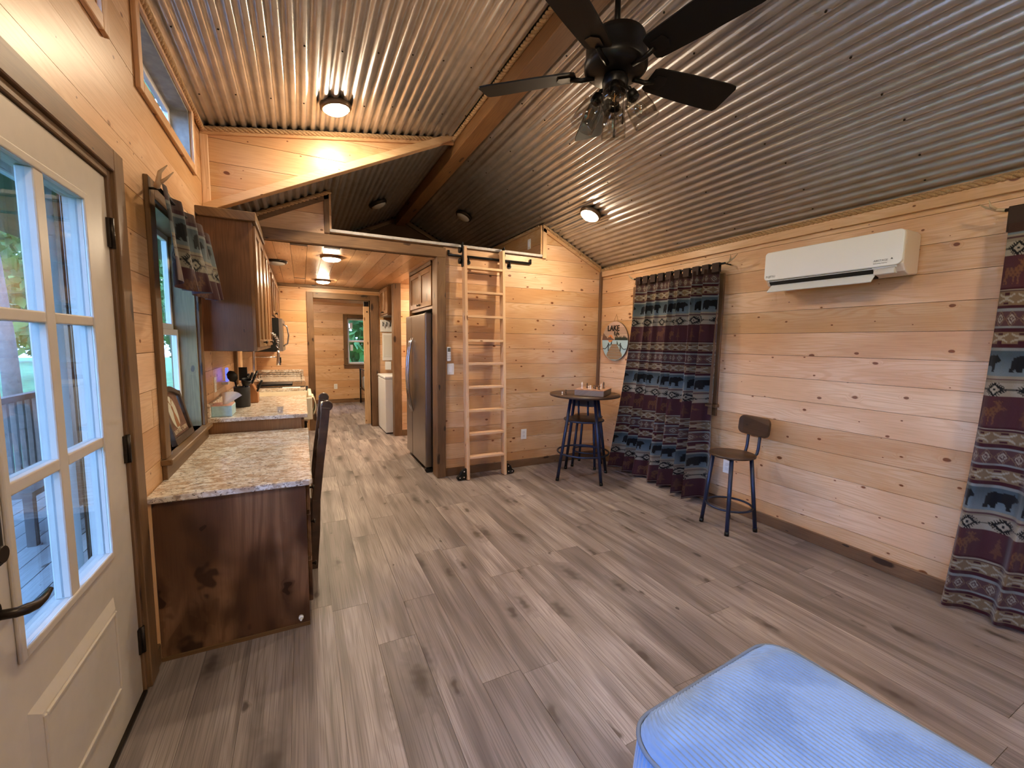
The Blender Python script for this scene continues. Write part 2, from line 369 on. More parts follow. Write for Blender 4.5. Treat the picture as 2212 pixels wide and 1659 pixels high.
DOOR = (1.175, 2.105, 0.0, 2.045); WIN1 = (2.605, 3.45, .865, 2.10)
TR1 = (2.56, 3.58, 2.60, 2.93); TR2 = (1.10, 2.12, 2.60, 2.93)
WL7 = (-1.5, .45, .75, 2.05)
LH = [DOOR, WIN1, TR1, TR2, WL7]
wl = backing_wall('wall_left', 'knotty pine board wall with the entry door and kitchen window', 'X', XL - .14, XL - .018, YB, YF, 0, 3.02, LH)
board_wall(wl, 'X', XL, -.018, YB, YD, 0, ZD + .01, pine['Y'], LH, joint=3.6)
board_wall(wl, 'X', XL, -.018, YD, YK, 0, ZE + .02, pine['Y'], joint=None)
WR4 = (2.648, 3.62, .92, 2.00); WR5 = (-.35, .78, .92, 2.00)
wr = backing_wall('wall_right', 'long knotty pine board wall with the two curtained windows', 'X', XR + .018, XR + .14, YB, YF, 0, ZE + .05, [WR4, WR5])
board_wall(wr, 'X', XR, .018, YB, Y1, 0, ZE + .02, pine['Y'], [WR4, WR5], joint=None)
KN = 2.50; KNL = 2 * XC - KN
wb = backing_wall('wall_ladder', 'knotty pine board wall behind the loft ladder', 'Y', Y1 + .018, Y1 + .10, 1.30, XR, 0, LZ - .02)
board_wall(wb, 'Y', Y1, .018, 1.335, XR, 0, 3.0, pine['X'], [(1.0, KN, LZ - .03, 3.2)], cuts=[lambda p: zroof(p[0]) - .012 - p[1]], joint=None)
wkf = backing_wall('wall_loft_front', 'pine boards over the kitchen opening below the loft edge', 'Y', Y1 + .018, Y1 + .10, XL, 1.30, KZ, LZ - .02)
board_wall(wkf, 'Y', Y1, .018, XL, KNL, 2.39, 3.0, pine['X'], cuts=[lambda p: zroof(p[0]) - .012 - p[1]], joint=None)
board_wall(wkf, 'Y', Y1, .018, KNL, 1.335, 2.39, LZ - .03, lightw['X'], joint=None)
for x0, x1, s, nm in ((KN, KN + .08, 1, 'wall_loft_right'), (KNL - .08, KNL, -1, 'wall_loft_left')):
    w = struct(MB().box(x0, x1, Y1 + .02, YG, LZ, zroof(KN) - .03).build(nm, backing), 'low pine side wall inside the loft, ' + ('with the light switch' if s > 0 else 'opposite the switch'), 'wall')
    fx = x0 if s > 0 else x1
    board_wall(w, 'X', fx - .018 * s, .018 * s, Y1 + .0, YG, LZ, zroof(KN) - .012, pine['Y'], joint=None)
wd = struct(MB().prism([(XL - .13, ZE), (XC, ZR + .01), (XC, ZR + .06), (XL - .13, ZD + .06)], 'Y', YD + .02, YD + .08).build('wall_dormer', backing), 'pine triangle closing the end of the dormer', 'wall')
board_wall(wd, 'Y', YD, .018, XL, XC, ZE, 3.4, pine['X'], cuts=[lambda p: zdorm(p[0]) - .01 - p[1], lambda p: p[1] - zroof(p[0])], joint=None)
wg = struct(MB().prism([(XL, 2.3), (XR, 2.3), (XR, zroof(XR)), (XC, ZR), (XL, zroof(XL))], 'Y', YG + .02, YG + .1).build('wall_gable', backing), 'dim pine gable wall at the far end of the loft', 'wall')
board_wall(wg, 'Y', YG, .018, KNL, KN, LZ, 3.4, pine['X'], cuts=[lambda p: zroof(p[0]) - .01 - p[1]], joint=None)
DW = (.18, 1.035, 0, 2.105)
wk = backing_wall('wall_kitchen', 'pine board wall with the bedroom doorway at the end of the kitchen', 'Y', YK + .018, YK + .11, XL, 2.4, 0, KZ + .05, [DW])
board_wall(wk, 'Y', YK, .018, XL, 1.9, 0, KZ, pine['X'], [DW], joint=None)
board_wall(wk, 'Y', YK + .128, -.018, XL, 2.4, 0, KZ, pine['X'], [DW], joint=None)
wba = backing_wall('wall_bath', 'pine board partition beyond the refrigerator', 'Y', 6.50, 6.60, 1.30, 2.4, 0, KZ)
board_wall(wba, 'Y', 6.482, .018, 1.345, 2.4, 0, KZ, pine['X'], joint=None)
ws = struct(bx('wall_side', pine['Z'], None, 2.4, 2.5, Y1 + .1, YK, 0, KZ), 'pine wall closing the utility side', 'wall')
WB6 = (.955, 1.75, .90, 1.955)
wf = backing_wall('wall_bedroom', 'pine board wall of the bedroom with its small window', 'Y', YF + .018, YF + .13, XL, XR, 0, KZ + .1, [WB6])
board_wall(wf, 'Y', YF, .018, XL, 2.6, 0, KZ, pine['X'], [WB6], joint=None)
wz = backing_wall('wall_behind', 'pine wall behind the viewer', 'Y', YB - .12, YB, XL - .14, XR + .14, 0, 3.4, [], mat=pine['X'])

# ------------------------------------------------------------------ floor, ceilings
fl = struct(bx('floor', floorw, None, XL - .14, XR + .14, YB, YF + .1, -.12, -.006), 'wood-look plank floor running from the living area to the bedroom', 'floor')
pw, pl = .181, 1.22
nrow = int((XR - XL) / pw) + 1
for i in range(nrow):
    x0 = XL + i * pw; x1 = min(XR, x0 + pw); y = -.75 - random.random() * pl
    while y < YF:
        y1 = y + pl
        far = y > YK - .2
        if y1 > -.5 and not (far and not (-.1 < x0 < 1.7)) and not (x0 > 2.4 and y > Y1) :
            ye = min(y1, YF)
            if x0 > 1.5 and y < Y1 < y1: ye = Y1 + .02
            MB().box(x0 + .0007, x1 - .0007, y + .0007, ye - .0007, -.006, random.uniform(-.0003, .0003)).build('plank', floorw, fl)
        y = y1
# kitchen ceiling boards
kc = struct(bx('ceiling_kitchen', backing, None, XL, 2.4, Y1 + .02, YK, KZ + .018, KZ + .03), 'honey pine board ceiling over the kitchen', 'ceiling')
xx = XL; wdt = .1385
while xx < 2.4:
    MB().box(xx + .0015, min(2.4, xx + wdt) - .0015, Y1 + .02, YK, KZ + random.uniform(-.0008, .0008), KZ + .018).build('plank', pine['Y'], kc); xx += wdt
struct(bx('floor_loft', lightw['X'], None, XL, XR, Y1 + .02, YG + .02, KZ + .03, LZ - .015), 'pale deck of the sleeping loft', 'floor')
struct(bx('ceiling_bedroom', pine['Y'], None, XL, XR, YK + .12, YF, KZ, KZ + .06), 'pine ceiling of the bedroom', 'ceiling')
# corrugated sheets
PITCH, AMP = .0677, .0090
def corrugated(parent, p0, p1, y0, y1, lap=9, mat=sheet_m):
    """corrugated sheets with ribs along Y, laid side by side from p0 to p1 given as (x,z)"""
    p0 = np.array(p0, float); p1 = np.array(p1, float); Ltot = np.linalg.norm(p1 - p0); d = (p1 - p0) / Ltot; n = np.array([-d[1], d[0]])
    if n[1] > 0: n = -n
    t0 = 0.0; k = 0
    while t0 < Ltot - .01:
        t1 = min(Ltot, t0 + lap * PITCH); m = max(6, int((t1 - t0) / PITCH * 16)) + 1
        t = np.linspace(t0, min(Ltot, t1 + PITCH * .25), m); s = AMP * np.tanh(1.7 * (np.sin(2 * PI * t / PITCH) + .28)) - (k % 2) * .0012
        ys = [y0, y1] if y1 - y0 < 3.0 else [y0, (y0 + y1) / 2 + .3 * ((k % 2) - .5), y1]
        P = np.zeros((len(ys), m, 3))
        for j, y in enumerate(ys):
            P[j, :, 0] = p0[0] + d[0] * t + n[0] * s; P[j, :, 2] = p0[1] + d[1] * t + n[1] * s; P[j, :, 1] = y
        grid_mesh('sheet', P, mat, parent); t0 = t1; k += 1
def screws(parent, p0, p1, ys, n):
    p0 = np.array(p0); p1 = np.array(p1); mb = MB(); d = (p1 - p0) / np.linalg.norm(p1 - p0); nn = np.array([-d[1], d[0]]); nn = nn if nn[1] < 0 else -nn
    for y in ys:
        for i in range(n):
            t = (round((i + .5) * np.linalg.norm(p1 - p0) / n / PITCH) + .25) * PITCH; q = p0 + d * t + nn * (AMP * .9)
            mb.lathe([(.006, 0), (.005, .004), (.0, .005)], (q[0], y + .03 * math.sin(i * 5), q[1]), 6, (nn[0], 0, nn[1]))
    o = mb.build('screw_heads', screw_m, parent); o['kind'] = 'stuff'
CZ = .012
cr = struct(MB().prism([(XC, ZR + .05), (XR + .14, zroof(XR + .14) + .05), (XR + .14, zroof(XR + .14) + .12), (XC, ZR + .13)], 'Y', YB - .1, YF + .1).build('ceiling_right', roofdeck), 'corrugated metal ceiling slope above the air conditioner wall', 'ceiling')
corrugated(cr, (XC + .03, ZR - CZ), (XR, ZE - CZ + .008), YB, YG)
screws(cr, (XC + .03, ZR - CZ), (XR, ZE - CZ), [.6, 1.2, 1.8, 2.4, 3.0, 3.6, 4.15], 9)
cd = struct(MB().prism([(XL - .14, ZD + .03), (XC, ZR + .05), (XC, ZR + .13), (XL - .14, ZD + .11)], 'Y', YB - .1, YD + .05).build('ceiling_dormer', roofdeck), 'corrugated metal ceiling of the shed dormer above the entry', 'ceiling')
corrugated(cd, (XL, ZD), (XC - .03, ZR - .004), YB, YD)
screws(cd, (XL, ZD), (XC - .03, ZR - .004), [1.2, 2.0, 2.8, 3.45], 10)
cl = struct(MB().prism([(XC, ZR + .05), (XL - .14, zroof(XL - .14) + .05), (XL - .14, zroof(XL - .14) + .12), (XC, ZR + .13)], 'Y', YD + .03, YF + .1).build('ceiling_left', roofdeck), 'dark corrugated metal ceiling slope over the loft', 'ceiling')
corrugated(cl, (XL, ZE - CZ + .008), (XC - .03, ZR - CZ), YD + .02, YG)

# ------------------------------------------------------------------ ridge beam, posts and trim
rb = struct(bx('beam_ridge', wood('beam_fir', 'Y', light=(.29, .15, .062), mid=(.22, .105, .042), dark=(.13, .06, .025), knot=(.06, .025, .012), kd=(1.2, 6), kr=(.02, .12), rough=.5), None, 1.315, 1.455, YB, YG, 3.175, ZR + .02, .004), 'rough fir ridge beam carrying the fan', 'beam')
TN = [0]
def trim(label, mb, m, bevel=.003):
    TN[0] += 1; return struct(mb.build('trim_%d' % TN[0], m, None, bevel), label, 'trim')
trim('dark stained header beam spanning the kitchen opening', MB().box(XL, 1.345, 4.262, 4.33, 2.305, 2.402), stain['X'])
trim('stained post at the end of the ladder wall', MB().box(1.252, 1.345, 4.262, 4.44, 0, 2.305), stain['Z'])
trim('pale cap along the loft floor edge', MB().box(KNL, KN, 4.285, 4.40, LZ - .016, LZ + .012), plain('pale_cap', (.46, .43, .41), .55, var=.15, vscale=30))
trim('corner board between ladder wall and curtain wall', MB().box(XR - .035, XR, Y1 - .03, Y1, 0, ZE - .03), stain['Z'])
trim('upright end board of the loft opening nearest the curtains', MB().box(KN, KN + .05, Y1 - .02, Y1 + .1, LZ - .03, zroof(KN) - .02), lightw['Z'])
trim('upright end board of the loft opening nearest the cabinets', MB().box(KNL - .045, KNL, Y1 - .02, Y1 + .1, LZ - .03, zroof(KN) - .02), stain['Z'])
def slope_trim(label, x0, x1, fn, w, y0, y1, m, off=0.0):
    a, b = fn(x0) - off, fn(x1) - off
    return trim(label, MB().prism([(x0, a - w), (x1, b - w), (x1, b), (x0, a)], 'Y', y0, y1), m, .002)
slope_trim('sloping trim of the ladder wall beside the curtain corner', KN, XR, zroof, .05, Y1 - .02, Y1, pine['X'], .028)
slope_trim('sloping trim of the knee wall above the cabinets', XL, KNL, zroof, .05, Y1 - .02, Y1, stain['X'], .028)
slope_trim('upper trim of the dormer end under the rope', XL, XC - .07, zdorm, .045, YD - .02, YD, pine['X'], .022)
trim('corner board at the foot of the dormer end', MB().box(XL, XL + .05, YD - .02, YD, zroof(XL) + .05, ZD - .06), pine['Z'])
trim('heavy lower edge board of the dormer end', MB().prism([(XL, zroof(XL) - .008), (XC - .07, zroof(XC - .07) - .008), (XC - .07, zroof(XC - .07) + .055), (XL, zroof(XL) + .055)], 'Y', YD - .05, YD + .03), lightw['X'], .003)
slope_trim('gable trim inside the loft, slope over the cabinets', KNL, XC, zroof, .05, YG - .02, YG, stain['X'], .03)
slope_trim('gable trim inside the loft, slope over the ladder', XC, KN, zroof, .05, YG - .02, YG, stain['X'], .03)
trim('top trim band of the air conditioner wall', MB().box(XR - .02, XR, YB, Y1, ZE - .115, ZE - .05), pine['Y'], .002)
trim('cornice strip where kitchen ceiling meets the end wall', MB().box(XL, 1.9, YK - .035, YK, KZ - .045, KZ), stain['X'], .004)
trim('post at the end of the partition beyond the refrigerator', MB().box(1.235, 1.345, 6.47, 6.62, 0, KZ), stain['Z'], .003)
def baseboard(name, mb, label, m): return struct(mb.build(name, m, None, .003), label, 'baseboard')
baseboard('baseboard_back', MB().box(1.345, XR, Y1 - .016, Y1, 0, .088), 'stained baseboard under the ladder wall', stain['X'])
baseboard('baseboard_right', MB().box(XR - .016, XR, YB, Y1 - .016, 0, .088), 'stained baseboard under the curtained wall', stain['Y'])
baseboard('baseboard_left', MB().box(XL, XL + .014, 2.215, 2.275, 0, .09), 'short baseboard between door casing and desk', stain['Y'])
baseboard('baseboard_bath', MB().box(1.345, 2.4, 6.468, 6.482, 0, .09), 'baseboard under the partition beyond the refrigerator', stain['X'])
baseboard('baseboard_bedroom', MB().box(XL, 2.6, YF - .016, YF, 0, .09), 'baseboard along the bedroom wall', stain['X'])
def rope(label, pts, r=.019, lay=.10):
    mb = MB()
    for a, b in zip(pts, pts[1:]):
        a = Vector(a); b = Vector(b); d = b - a; Ln = d.length; t = d / Ln
        e1 = t.cross(Vector((0, 0, 1)) if abs(t.z) < .9 else Vector((1, 0, 0))).normalized(); e2 = t.cross(e1); n = max(4, int(Ln / lay * 11))
        for k in range(3):
            mb.tube([a + t * (Ln * i / n) + (e1 * math.cos(2 * PI * (Ln * i / n / lay + k / 3)) + e2 * math.sin(2 * PI * (Ln * i / n / lay + k / 3))) * r * .52 for i in range(n + 1)], r * .56, 6, caps=False)
    TN[0] += 1; return struct(mb.build('trim_%d' % TN[0], rope_m), label, 'rope trim')
rope('twisted rope along the top of the entry wall', [(XL + .02, -.2, ZD - .03), (XL + .02, YD - .01, ZD - .03)])
rope('twisted rope over the dormer end wall', [(XL + .02, YD - .022, zdorm(XL) - .025), (XC - .08, YD - .022, zdorm(XC - .08) - .025)])
rope('twisted rope along the ridge beam', [(1.302, .3, 3.295), (1.302, YD - .01, 3.295)])
rope('twisted rope along the top of the air conditioner wall', [(XR - .016, -.2, ZE - .035), (XR - .016, Y1 - .01, ZE - .035)])
rope('twisted rope on the slope above the ladder wall', [(KN - .0, Y1 - .018, zroof(KN) - .02), (XR - .03, Y1 - .018, zroof(XR - .03) - .02)])
rope('twisted rope on the knee wall above the cabinets', [(XL + .02, Y1 - .018, zroof(XL + .02) - .02), (KNL + .012, Y1 - .018, zroof(KNL + .012) - .02)])
rope('twisted rope inside the loft over the switch', [(KN - .02, Y1 + .02, zroof(KN) - .02), (KN - .02, YG - .02, zroof(KN) - .02)])

# ------------------------------------------------------------------ windows and doors
def win_x(name, label, face, s, H, glassx, sashes=2, casing=.085, cm=None, sill=True, jamb_m=None):
    """window in a wall of constant x; s=+1 room lies at larger x; H=(y0,y1,z0,z1)"""
    cm = cm or stain['Z']; t = struct(thing(name, label, 'window', (face, (H[0] + H[1]) / 2, H[2])), label, 'window')
    y0, y1, z0, z1 = H; c = casing; p = face + .020 * s
    lo, hi = min(face, p), max(face, p)
    bx('casing', cm, t, lo, hi, y0 - c, y0, z0 - (0 if sill else c), z1 + c, .003); bx('casing', cm, t, lo, hi, y1, y1 + c, z0 - (0 if sill else c), z1 + c, .003)
    bx('casing', stain['Y'] if cm is stain['Z'] else pine['Y'], t, lo, hi, y0, y1, z1, z1 + c, .003)
    if not sill: bx('casing', pine['Y'] if cm is not stain['Z'] else stain['Y'], t, lo, hi, y0, y1, z0 - c, z0, .003)
    j0, j1 = sorted((face, glassx - .03 * s)); jm = jamb_m or lightw['Z']
    for a, b in ((y0, y0 + .015), (y1 - .015, y1)): bx('jamb', jm, t, j0, j1, a, b, z0, z1)
    bx('jamb', lightw['Y'] if jamb_m is None else jamb_m, t, j0, j1, y0, y1, z1 - .015, z1)
    if sill:
        a, b = sorted((glassx, face + .045 * s)); bx('sill', stain['Y'], t, a, b, y0 - c - .015, y1 + c + .01, z0 - .028, z0, .004)
        bx('apron', stain['Y'], t, lo, hi, y0 - c, y1 + c, z0 - .105, z0 - .028, .003)
    else: bx('sill', pine['Y'], t, j0, j1, y0, y1, z0, z0 + .015)
    # sash frames and panes
    zs = [z0 + .015, (z0 + z1) / 2 + .02, z1 - .015] if sashes == 2 else [z0 + .015, z1 - .015]
    for i, (a, b) in enumerate(zip(zs, zs[1:])):
        gx = glassx + (.0 if i == 0 else -.022) * s; f = .036; mb = MB(); u0, u1 = sorted((gx - .014, gx + .014))
        mb.box(u0, u1, y0 + .015, y0 + .015 + f, a, b).box(u0, u1, y1 - .015 - f, y1 - .015, a, b).box(u0, u1, y0 + .015 + f, y1 - .015 - f, a, a + f).box(u0, u1, y0 + .015 + f, y1 - .015 - f, b - f, b)
        sh = mb.build('sash', win_white, t, .003); bx('pane', glass, sh, gx - .003, gx + .003, y0 + .015 + f, y1 - .015 - f, a + f, b - f)
    return t
jamb_w = wood('green_lit_jamb', 'Z', light=(.27, .195, .075), mid=(.20, .14, .05), dark=(.10, .068, .027), knot=(.09, .06, .03), kr=(.01, .08), tone=.1)  # stained board; green daylight from the trees is tinted into its colour
win_x('window_1', 'sash window over the desk with the patterned valance', XL, 1, WIN1, XL - .11, jamb_m=jamb_w)
win_x('window_2', 'low wide transom window high under the dormer rope', XL, 1, TR1, XL - .11, 1, .055, pine['Z'], False, plain('grey_jamb', (.30, .29, .26), .6, var=.2))
win_x('window_3', 'transom window above the entry door', XL, 1, TR2, XL - .11, 1, .055, pine['Z'], False)
win_x('window_4', 'window behind the full length curtain beside the round sign', XR, -1, WR4, XR + .10)
win_x('window_5', 'window behind the curtain near the ottoman', XR, -1, WR5, XR + .10)
def win_y(name, label, face, H, gy, cm, sill=True):
    t = struct(thing(name, label, 'window', ((H[0] + H[1]) / 2, face, H[2])), label, 'window'); x0, x1, z0, z1 = H; c = .09
    bx('casing', cm, t, x0 - c, x0, face - .02, face, z0, z1 + c, .003); bx('casing', cm, t, x1, x1 + c, face - .02, face, z0, z1 + c, .003)
    bx('casing', stain['X'], t, x0, x1, face - .02, face, z1, z1 + c, .003); bx('sill', stain['X'], t, x0 - c - .01, x1 + c + .01, face - .045, gy, z0 - .028, z0, .003); bx('apron', stain['X'], t, x0 - c, x1 + c, face - .02, face, z0 - .1, z0 - .028, .003)
    zm = (z0 + z1) / 2
    for a, b, k in ((z0, zm + .02, 0), (zm - .015, z1, 1)):
        f = .04; g = gy + .022 * k; mb = MB().box(x0, x0 + f, g - .014, g + .014, a, b).box(x1 - f, x1, g - .014, g + .014, a, b).box(x0 + f, x1 - f, g - .014, g + .014, a, a + f).box(x0 + f, x1 - f, g - .014, g + .014, b - f, b)
        sh = mb.build('sash', win_white, t, .003); bx('pane', glass, sh, x0 + f, x1 - f, g - .003, g + .003, a + f, b - f)
        bx('sticker', paper, sh, x0 + f + .02, x0 + f + .08, g - .005, g - .003, b - f - .20, b - f - .06)
    return t
win_y('window_6', 'bedroom sash window seen through the doorway', YF, WB6, YF + .06, stain['Z'])
win_x('window_7', 'unseen window added on the entry wall behind the viewer for daylight', XL, 1, WL7, XL - .11)  # added out of view so sky light reaches ottoman, floor and curtain wall

# entry door
dt = struct(thing('door_1', 'off-white entry door with six glass lights and dark lever', 'door', (XL, 1.68, 0)), 'off-white entry door with six glass lights and dark lever', 'door')
dy0, dy1, dz1 = 1.19, 2.09, 2.025; dx0, dx1 = XL - .05, XL - .004
gy = [(1.365, 1.60), (1.65, 1.888)]; gz = [(.697, 1.075), (1.108, 1.485), (1.516, 1.893)]
mb = MB()
for r in bands(dy0, dy1, .012, dz1, [(1.365, 1.888, .697, 1.893)]): mb.box(dx0, dx1, r[0], r[1], r[2], r[3])
mb.build('slab', door_white, dt)
mb = MB()
def ring(mb, y0, y1, z0, z1, w, x0, x1): mb.box(x0, x1, y0, y0 + w, z0, z1).box(x0, x1, y1 - w, y1, z0, z1).box(x0, x1, y0 + w, y1 - w, z0, z0 + w).box(x0, x1, y0 + w, y1 - w, z1 - w, z1)
ring(mb, 1.343, 1.910, .675, 1.915, .024, dx1, dx1 + .010); mb.build('glazing_frame', door_white, dt, .004, 2)
bx('muntin', door_white, dt, dx0 + .014, dx1 + .006, 1.60, 1.65, .697, 1.893, .004, 2)
for a, b in ((1.075, 1.108), (1.485, 1.516)):
    for y0, y1 in gy: bx('muntin', door_white, dt, dx0 + .014, dx1 + .006, y0, y1, a, b, .004, 2)
for y0, y1 in gy:
    for z0, z1 in gz: bx('pane', glass, dt, dx1 - .016, dx1 - .011, y0, y1, z0, z1)
mb = MB(); 
def raised(mb, y0, y1, z0, z1, w, x, h):
    vs = [(x, y0, z0), (x, y1, z0), (x, y1, z1), (x, y0, z1), (x + h, y0 + w, z0 + w), (x + h, y1 - w, z0 + w), (x + h, y1 - w, z1 - w), (x + h, y0 + w, z1 - w)]
    mb.add(vs, [(0, 1, 5, 4), (1, 2, 6, 5), (2, 3, 7, 6), (3, 0, 4, 7), (4, 5, 6, 7)])
raised(mb, 1.36, 1.885, .175, .535, .03, dx1, .013); mb.build('lower_panel', door_white, dt)
mb = MB(); ring(mb, 1.39, 1.855, .205, .50, .012, dx1 + .009, dx1 + .018); mb.build('panel_molding', door_white, dt, .003)
for z in (1.83, 1.02, .23): 
    h = MB().box(XL - .004, XL + .004, 2.075, 2.10, z - .052, z + .052).cyl((XL + .006, 2.098, z - .055), .008, .11, 10).build('hinge', bronze, dt)
ky = MB().box(dx1, dx1 + .03, 1.215, 1.285, .95, 1.105).build('keypad', blackpl, dt, .012, 3)
ky2 = MB().cyl((dx1 + .03, 1.25, .985), .018, .012, 16, (1, 0, 0)).build('thumb_turn', bronze, ky)
lv = MB().cyl((dx1, 1.25, .852), .032, .016, 20, (1, 0, 0)).build('lever_rose', bronze, dt, .003)
MB().tube([(dx1 + .012, 1.25, .852), (dx1 + .05, 1.252, .85), (dx1 + .058, 1.268, .846), (dx1 + .06, 1.30, .836), (dx1 + .058, 1.335, .832), (dx1 + .056, 1.372, .836)], [.011, .011, .0125, .011, .009, .006], 10).build('lever', bronze, lv)
mb = MB().box(XL, XL + .02, 2.118, 2.212, 0, 2.14)
trim('stained door casing beside the desk', mb, stain['Z']); trim('stained head casing over the entry door', MB().box(XL, XL + .02, 1.06, 2.118, 2.058, 2.14), stain['Y'])
trim('stained door casing on the lever side', MB().box(XL, XL + .02, 1.06, 1.163, 0, 2.058), stain['Z'])
trim('door jamb on the hinge side', MB().box(XL - .13, XL + .006, 2.094, 2.118, 0, 2.058), stain['Z']); trim('door head jamb', MB().box(XL - .13, XL + .006, 1.163, 2.094, 2.03, 2.058), stain['Y']); trim('door jamb on the lever side', MB().box(XL - .13, XL + .006, 1.163, 1.186, 0, 2.03), stain['Z'])
trim('entry threshold under the door', MB().box(XL - .14, XL + .01, 1.186, 2.094, -.002, .012), bronze, .002)
# outer storm door frame in white and light blue
sd = struct(thing('door_2', 'white outer storm door frame beyond the entry door glass', 'door', (XL - .16, 1.68, 0)), 'white outer storm door frame beyond the entry door glass', 'door')
for a, b in ((1.19, 1.25), (2.02, 2.09)): bx('stile', win_white, sd, XL - .17, XL - .145, a, b, .02, 2.02, .003)
for a, b in ((.02, .30), (1.93, 2.02)): bx('rail', win_white, sd, XL - .17, XL - .145, 1.25, 2.02, a, b, .003)
bx('pane', glass, sd, XL - .16, XL - .156, 1.25, 2.02, .30, 1.93)

# bedroom doorway casing and sliding door
trim('bedroom doorway casing beside the range', MB().box(.085, .18, YK - .02, YK, 0, 2.195), stain['Z']); trim('bedroom doorway casing beside the washer', MB().box(1.035, 1.165, YK - .02, YK, 0, 2.195), stain['Z'])
trim('bedroom doorway head casing', MB().box(.18, 1.035, YK - .02, YK, 2.105, 2.195), stain['X'])
trim('bedroom doorway jamb lining', MB().box(.165, .18, YK, YK + .13, 0, 2.105).box(1.035, 1.05, YK, YK + .13, 0, 2.105), stain['Z'])
d3 = struct(thing('door_3', 'pale pine sliding door edge in the bedroom doorway', 'door', (1.3, YK + .16, 0)), 'pale pine sliding door edge in the bedroom doorway', 'door')
bx('slab', lightw['Z'], d3, .945, 1.80, YK + .145, YK + .185, .02, 2.02, .003); bx('hanger', black_metal, d3, .955, 1.03, YK + .138, YK + .19, 2.02, 2.10, .004); MB().cyl((1.0, YK + .139, 1.93), .012, .01, 12, (0, -1, 0)).build('bolt', black_metal, d3)

# ------------------------------------------------------------------ ceiling lights (each lamp's own light is its lens)
def disc_light(label, c, axis, lit, group):
    a = Vector(axis).normalized(); t = thing('ceiling_light', label, 'light', c, group)
    MB().lathe([(.03, -.012), (.108, -.012), (.108, .012), (.098, .024), (.090, .026), (.088, .018), (.03, .018)], c, 32, axis).build('ring', bronze if not lit else plain('light_ring', (.25, .17, .11), .35, .7), t)
    MB().lathe([(.088, .017), (.083, .030), (.066, .042), (.035, .049), (.0005, .051)], c, 32, axis).build('lens', glow_on if lit else glow_off, t)
    return t
nd = Vector(((ZR - ZD) / (XC - XL), 0, -1)); nr = Vector((-SL, 0, -1)); nl = Vector((SL, 0, -1))
def on_plane(c, n, d): return tuple(Vector(c) + Vector(n).normalized() * d)
disc_light('lit round light on the dormer ceiling above the entry', on_plane((.27, 3.47, zdorm(.27)), nd, .012), nd, True, 'round ceiling lights')
disc_light('lit round light on the metal slope above the ladder', on_plane((2.60, 3.53, zroof(2.60) - CZ), nr, .012), nr, True, 'round ceiling lights')
disc_light('lit round light on the near part of the kitchen ceiling', (.30, 4.80, KZ - .0), (0, 0, -1), True, 'round ceiling lights')
disc_light('lit round light at the far end of the kitchen ceiling', (.30, 6.72, KZ - .0), (0, 0, -1), True, 'round ceiling lights')
disc_light('unlit round light above the wall cabinets', (-.22, 5.35, KZ - .0), (0, 0, -1), False, 'round ceiling lights')
disc_light('unlit round light on the loft slope over the cabinets', on_plane((.845, 5.31, zroof(.845) - CZ), nl, .012), nl, False, 'round ceiling lights')
disc_light('unlit round light on the loft slope over the ladder', on_plane((1.91, 5.28, zroof(1.91) - CZ), nr, .012), nr, False, 'round ceiling lights')
disc_light('round light lighting the recess behind the refrigerator', (1.85, 5.95, KZ), (0, 0, -1), True, 'round ceiling lights')
disc_light('lit round light on the dormer ceiling behind the viewer', on_plane((.27, .5, zdorm(.27)), nd, .012), nd, True, 'round ceiling lights')
disc_light('lit round light on the metal slope behind the viewer', on_plane((2.45, .0, zroof(2.45) - CZ), nr, .012), nr, True, 'round ceiling lights')
disc_light('round light in the bedroom ceiling near its doorway', (.35, 8.1, KZ), (0, 0, -1), True, 'round ceiling lights')
disc_light('round light in the bedroom ceiling', (-.25, 9.3, KZ), (0, 0, -1), True, 'round ceiling lights')

# ------------------------------------------------------------------ desk and kitchen run on the entry side
t = thing('desk_cabinet', 'dark knotty alder desk base with a flat end panel', 'desk', (-.3, 2.5, 0))
bx('end_panel', darkw['Z'], t, -.605, -.004, 2.275, 2.297, .004, .733, .0015); bx('toe_strip', stain['X'], t, -.605, -.004, 2.268, 2.275, .0, .018)
bx('wall_strip', lightw['Z'], t, -.618, -.606, 2.272, 2.30, .0, .733)
bx('carcass', darkw['Z'], t, -.605, -.022, 2.297, 2.70, .08, .733); bx('back_rail', darkw['Y'], t, -.618, -.60, 2.70, 3.62, .60, .733)
bx('face_frame', darkw['Z'], t, -.022, -.004, 2.297, 2.70, .02, .733); bx('apron', darkw['Y'], t, -.026, -.006, 2.70, 3.63, .64, .733)
for a, b in ((.585, .705), (.34, .565), (.10, .32)):
    d = bx('drawer', darkw['Y'], t, -.004, .014, 2.315, 2.685, a, b, .003); MB().lathe([(.006, 0), (.006, .012), (.013, .016), (.013, .022), (.006, .026)], (.014, 2.5, (a + b) / 2), 12, (1, 0, 0)).build('knob', bronze, d)
MB().lathe([(.012, 0), (.012, .01), (.008, .014)], (-.045, 2.275, .05), 14, (0, -1, 0)).lathe([(.005, .014), (.005, .03)], (-.045, 2.275, .05), 10, (0, -1, 0)).build('door_bumper', whitepl, t)
def slab(name, label, poly, z0, z1, r=.012):
    o = MB().prism(poly, 'Z', z0, z1).build(name, granite, None, .006, 2); return tag(o, label, 'countertop')
slab('desk_countertop', 'speckled cream granite top of the low desk', [(XL, 2.255), (.012, 2.255), (.026, 2.275), (.026, 3.628), (XL, 3.628)], .735, .765)
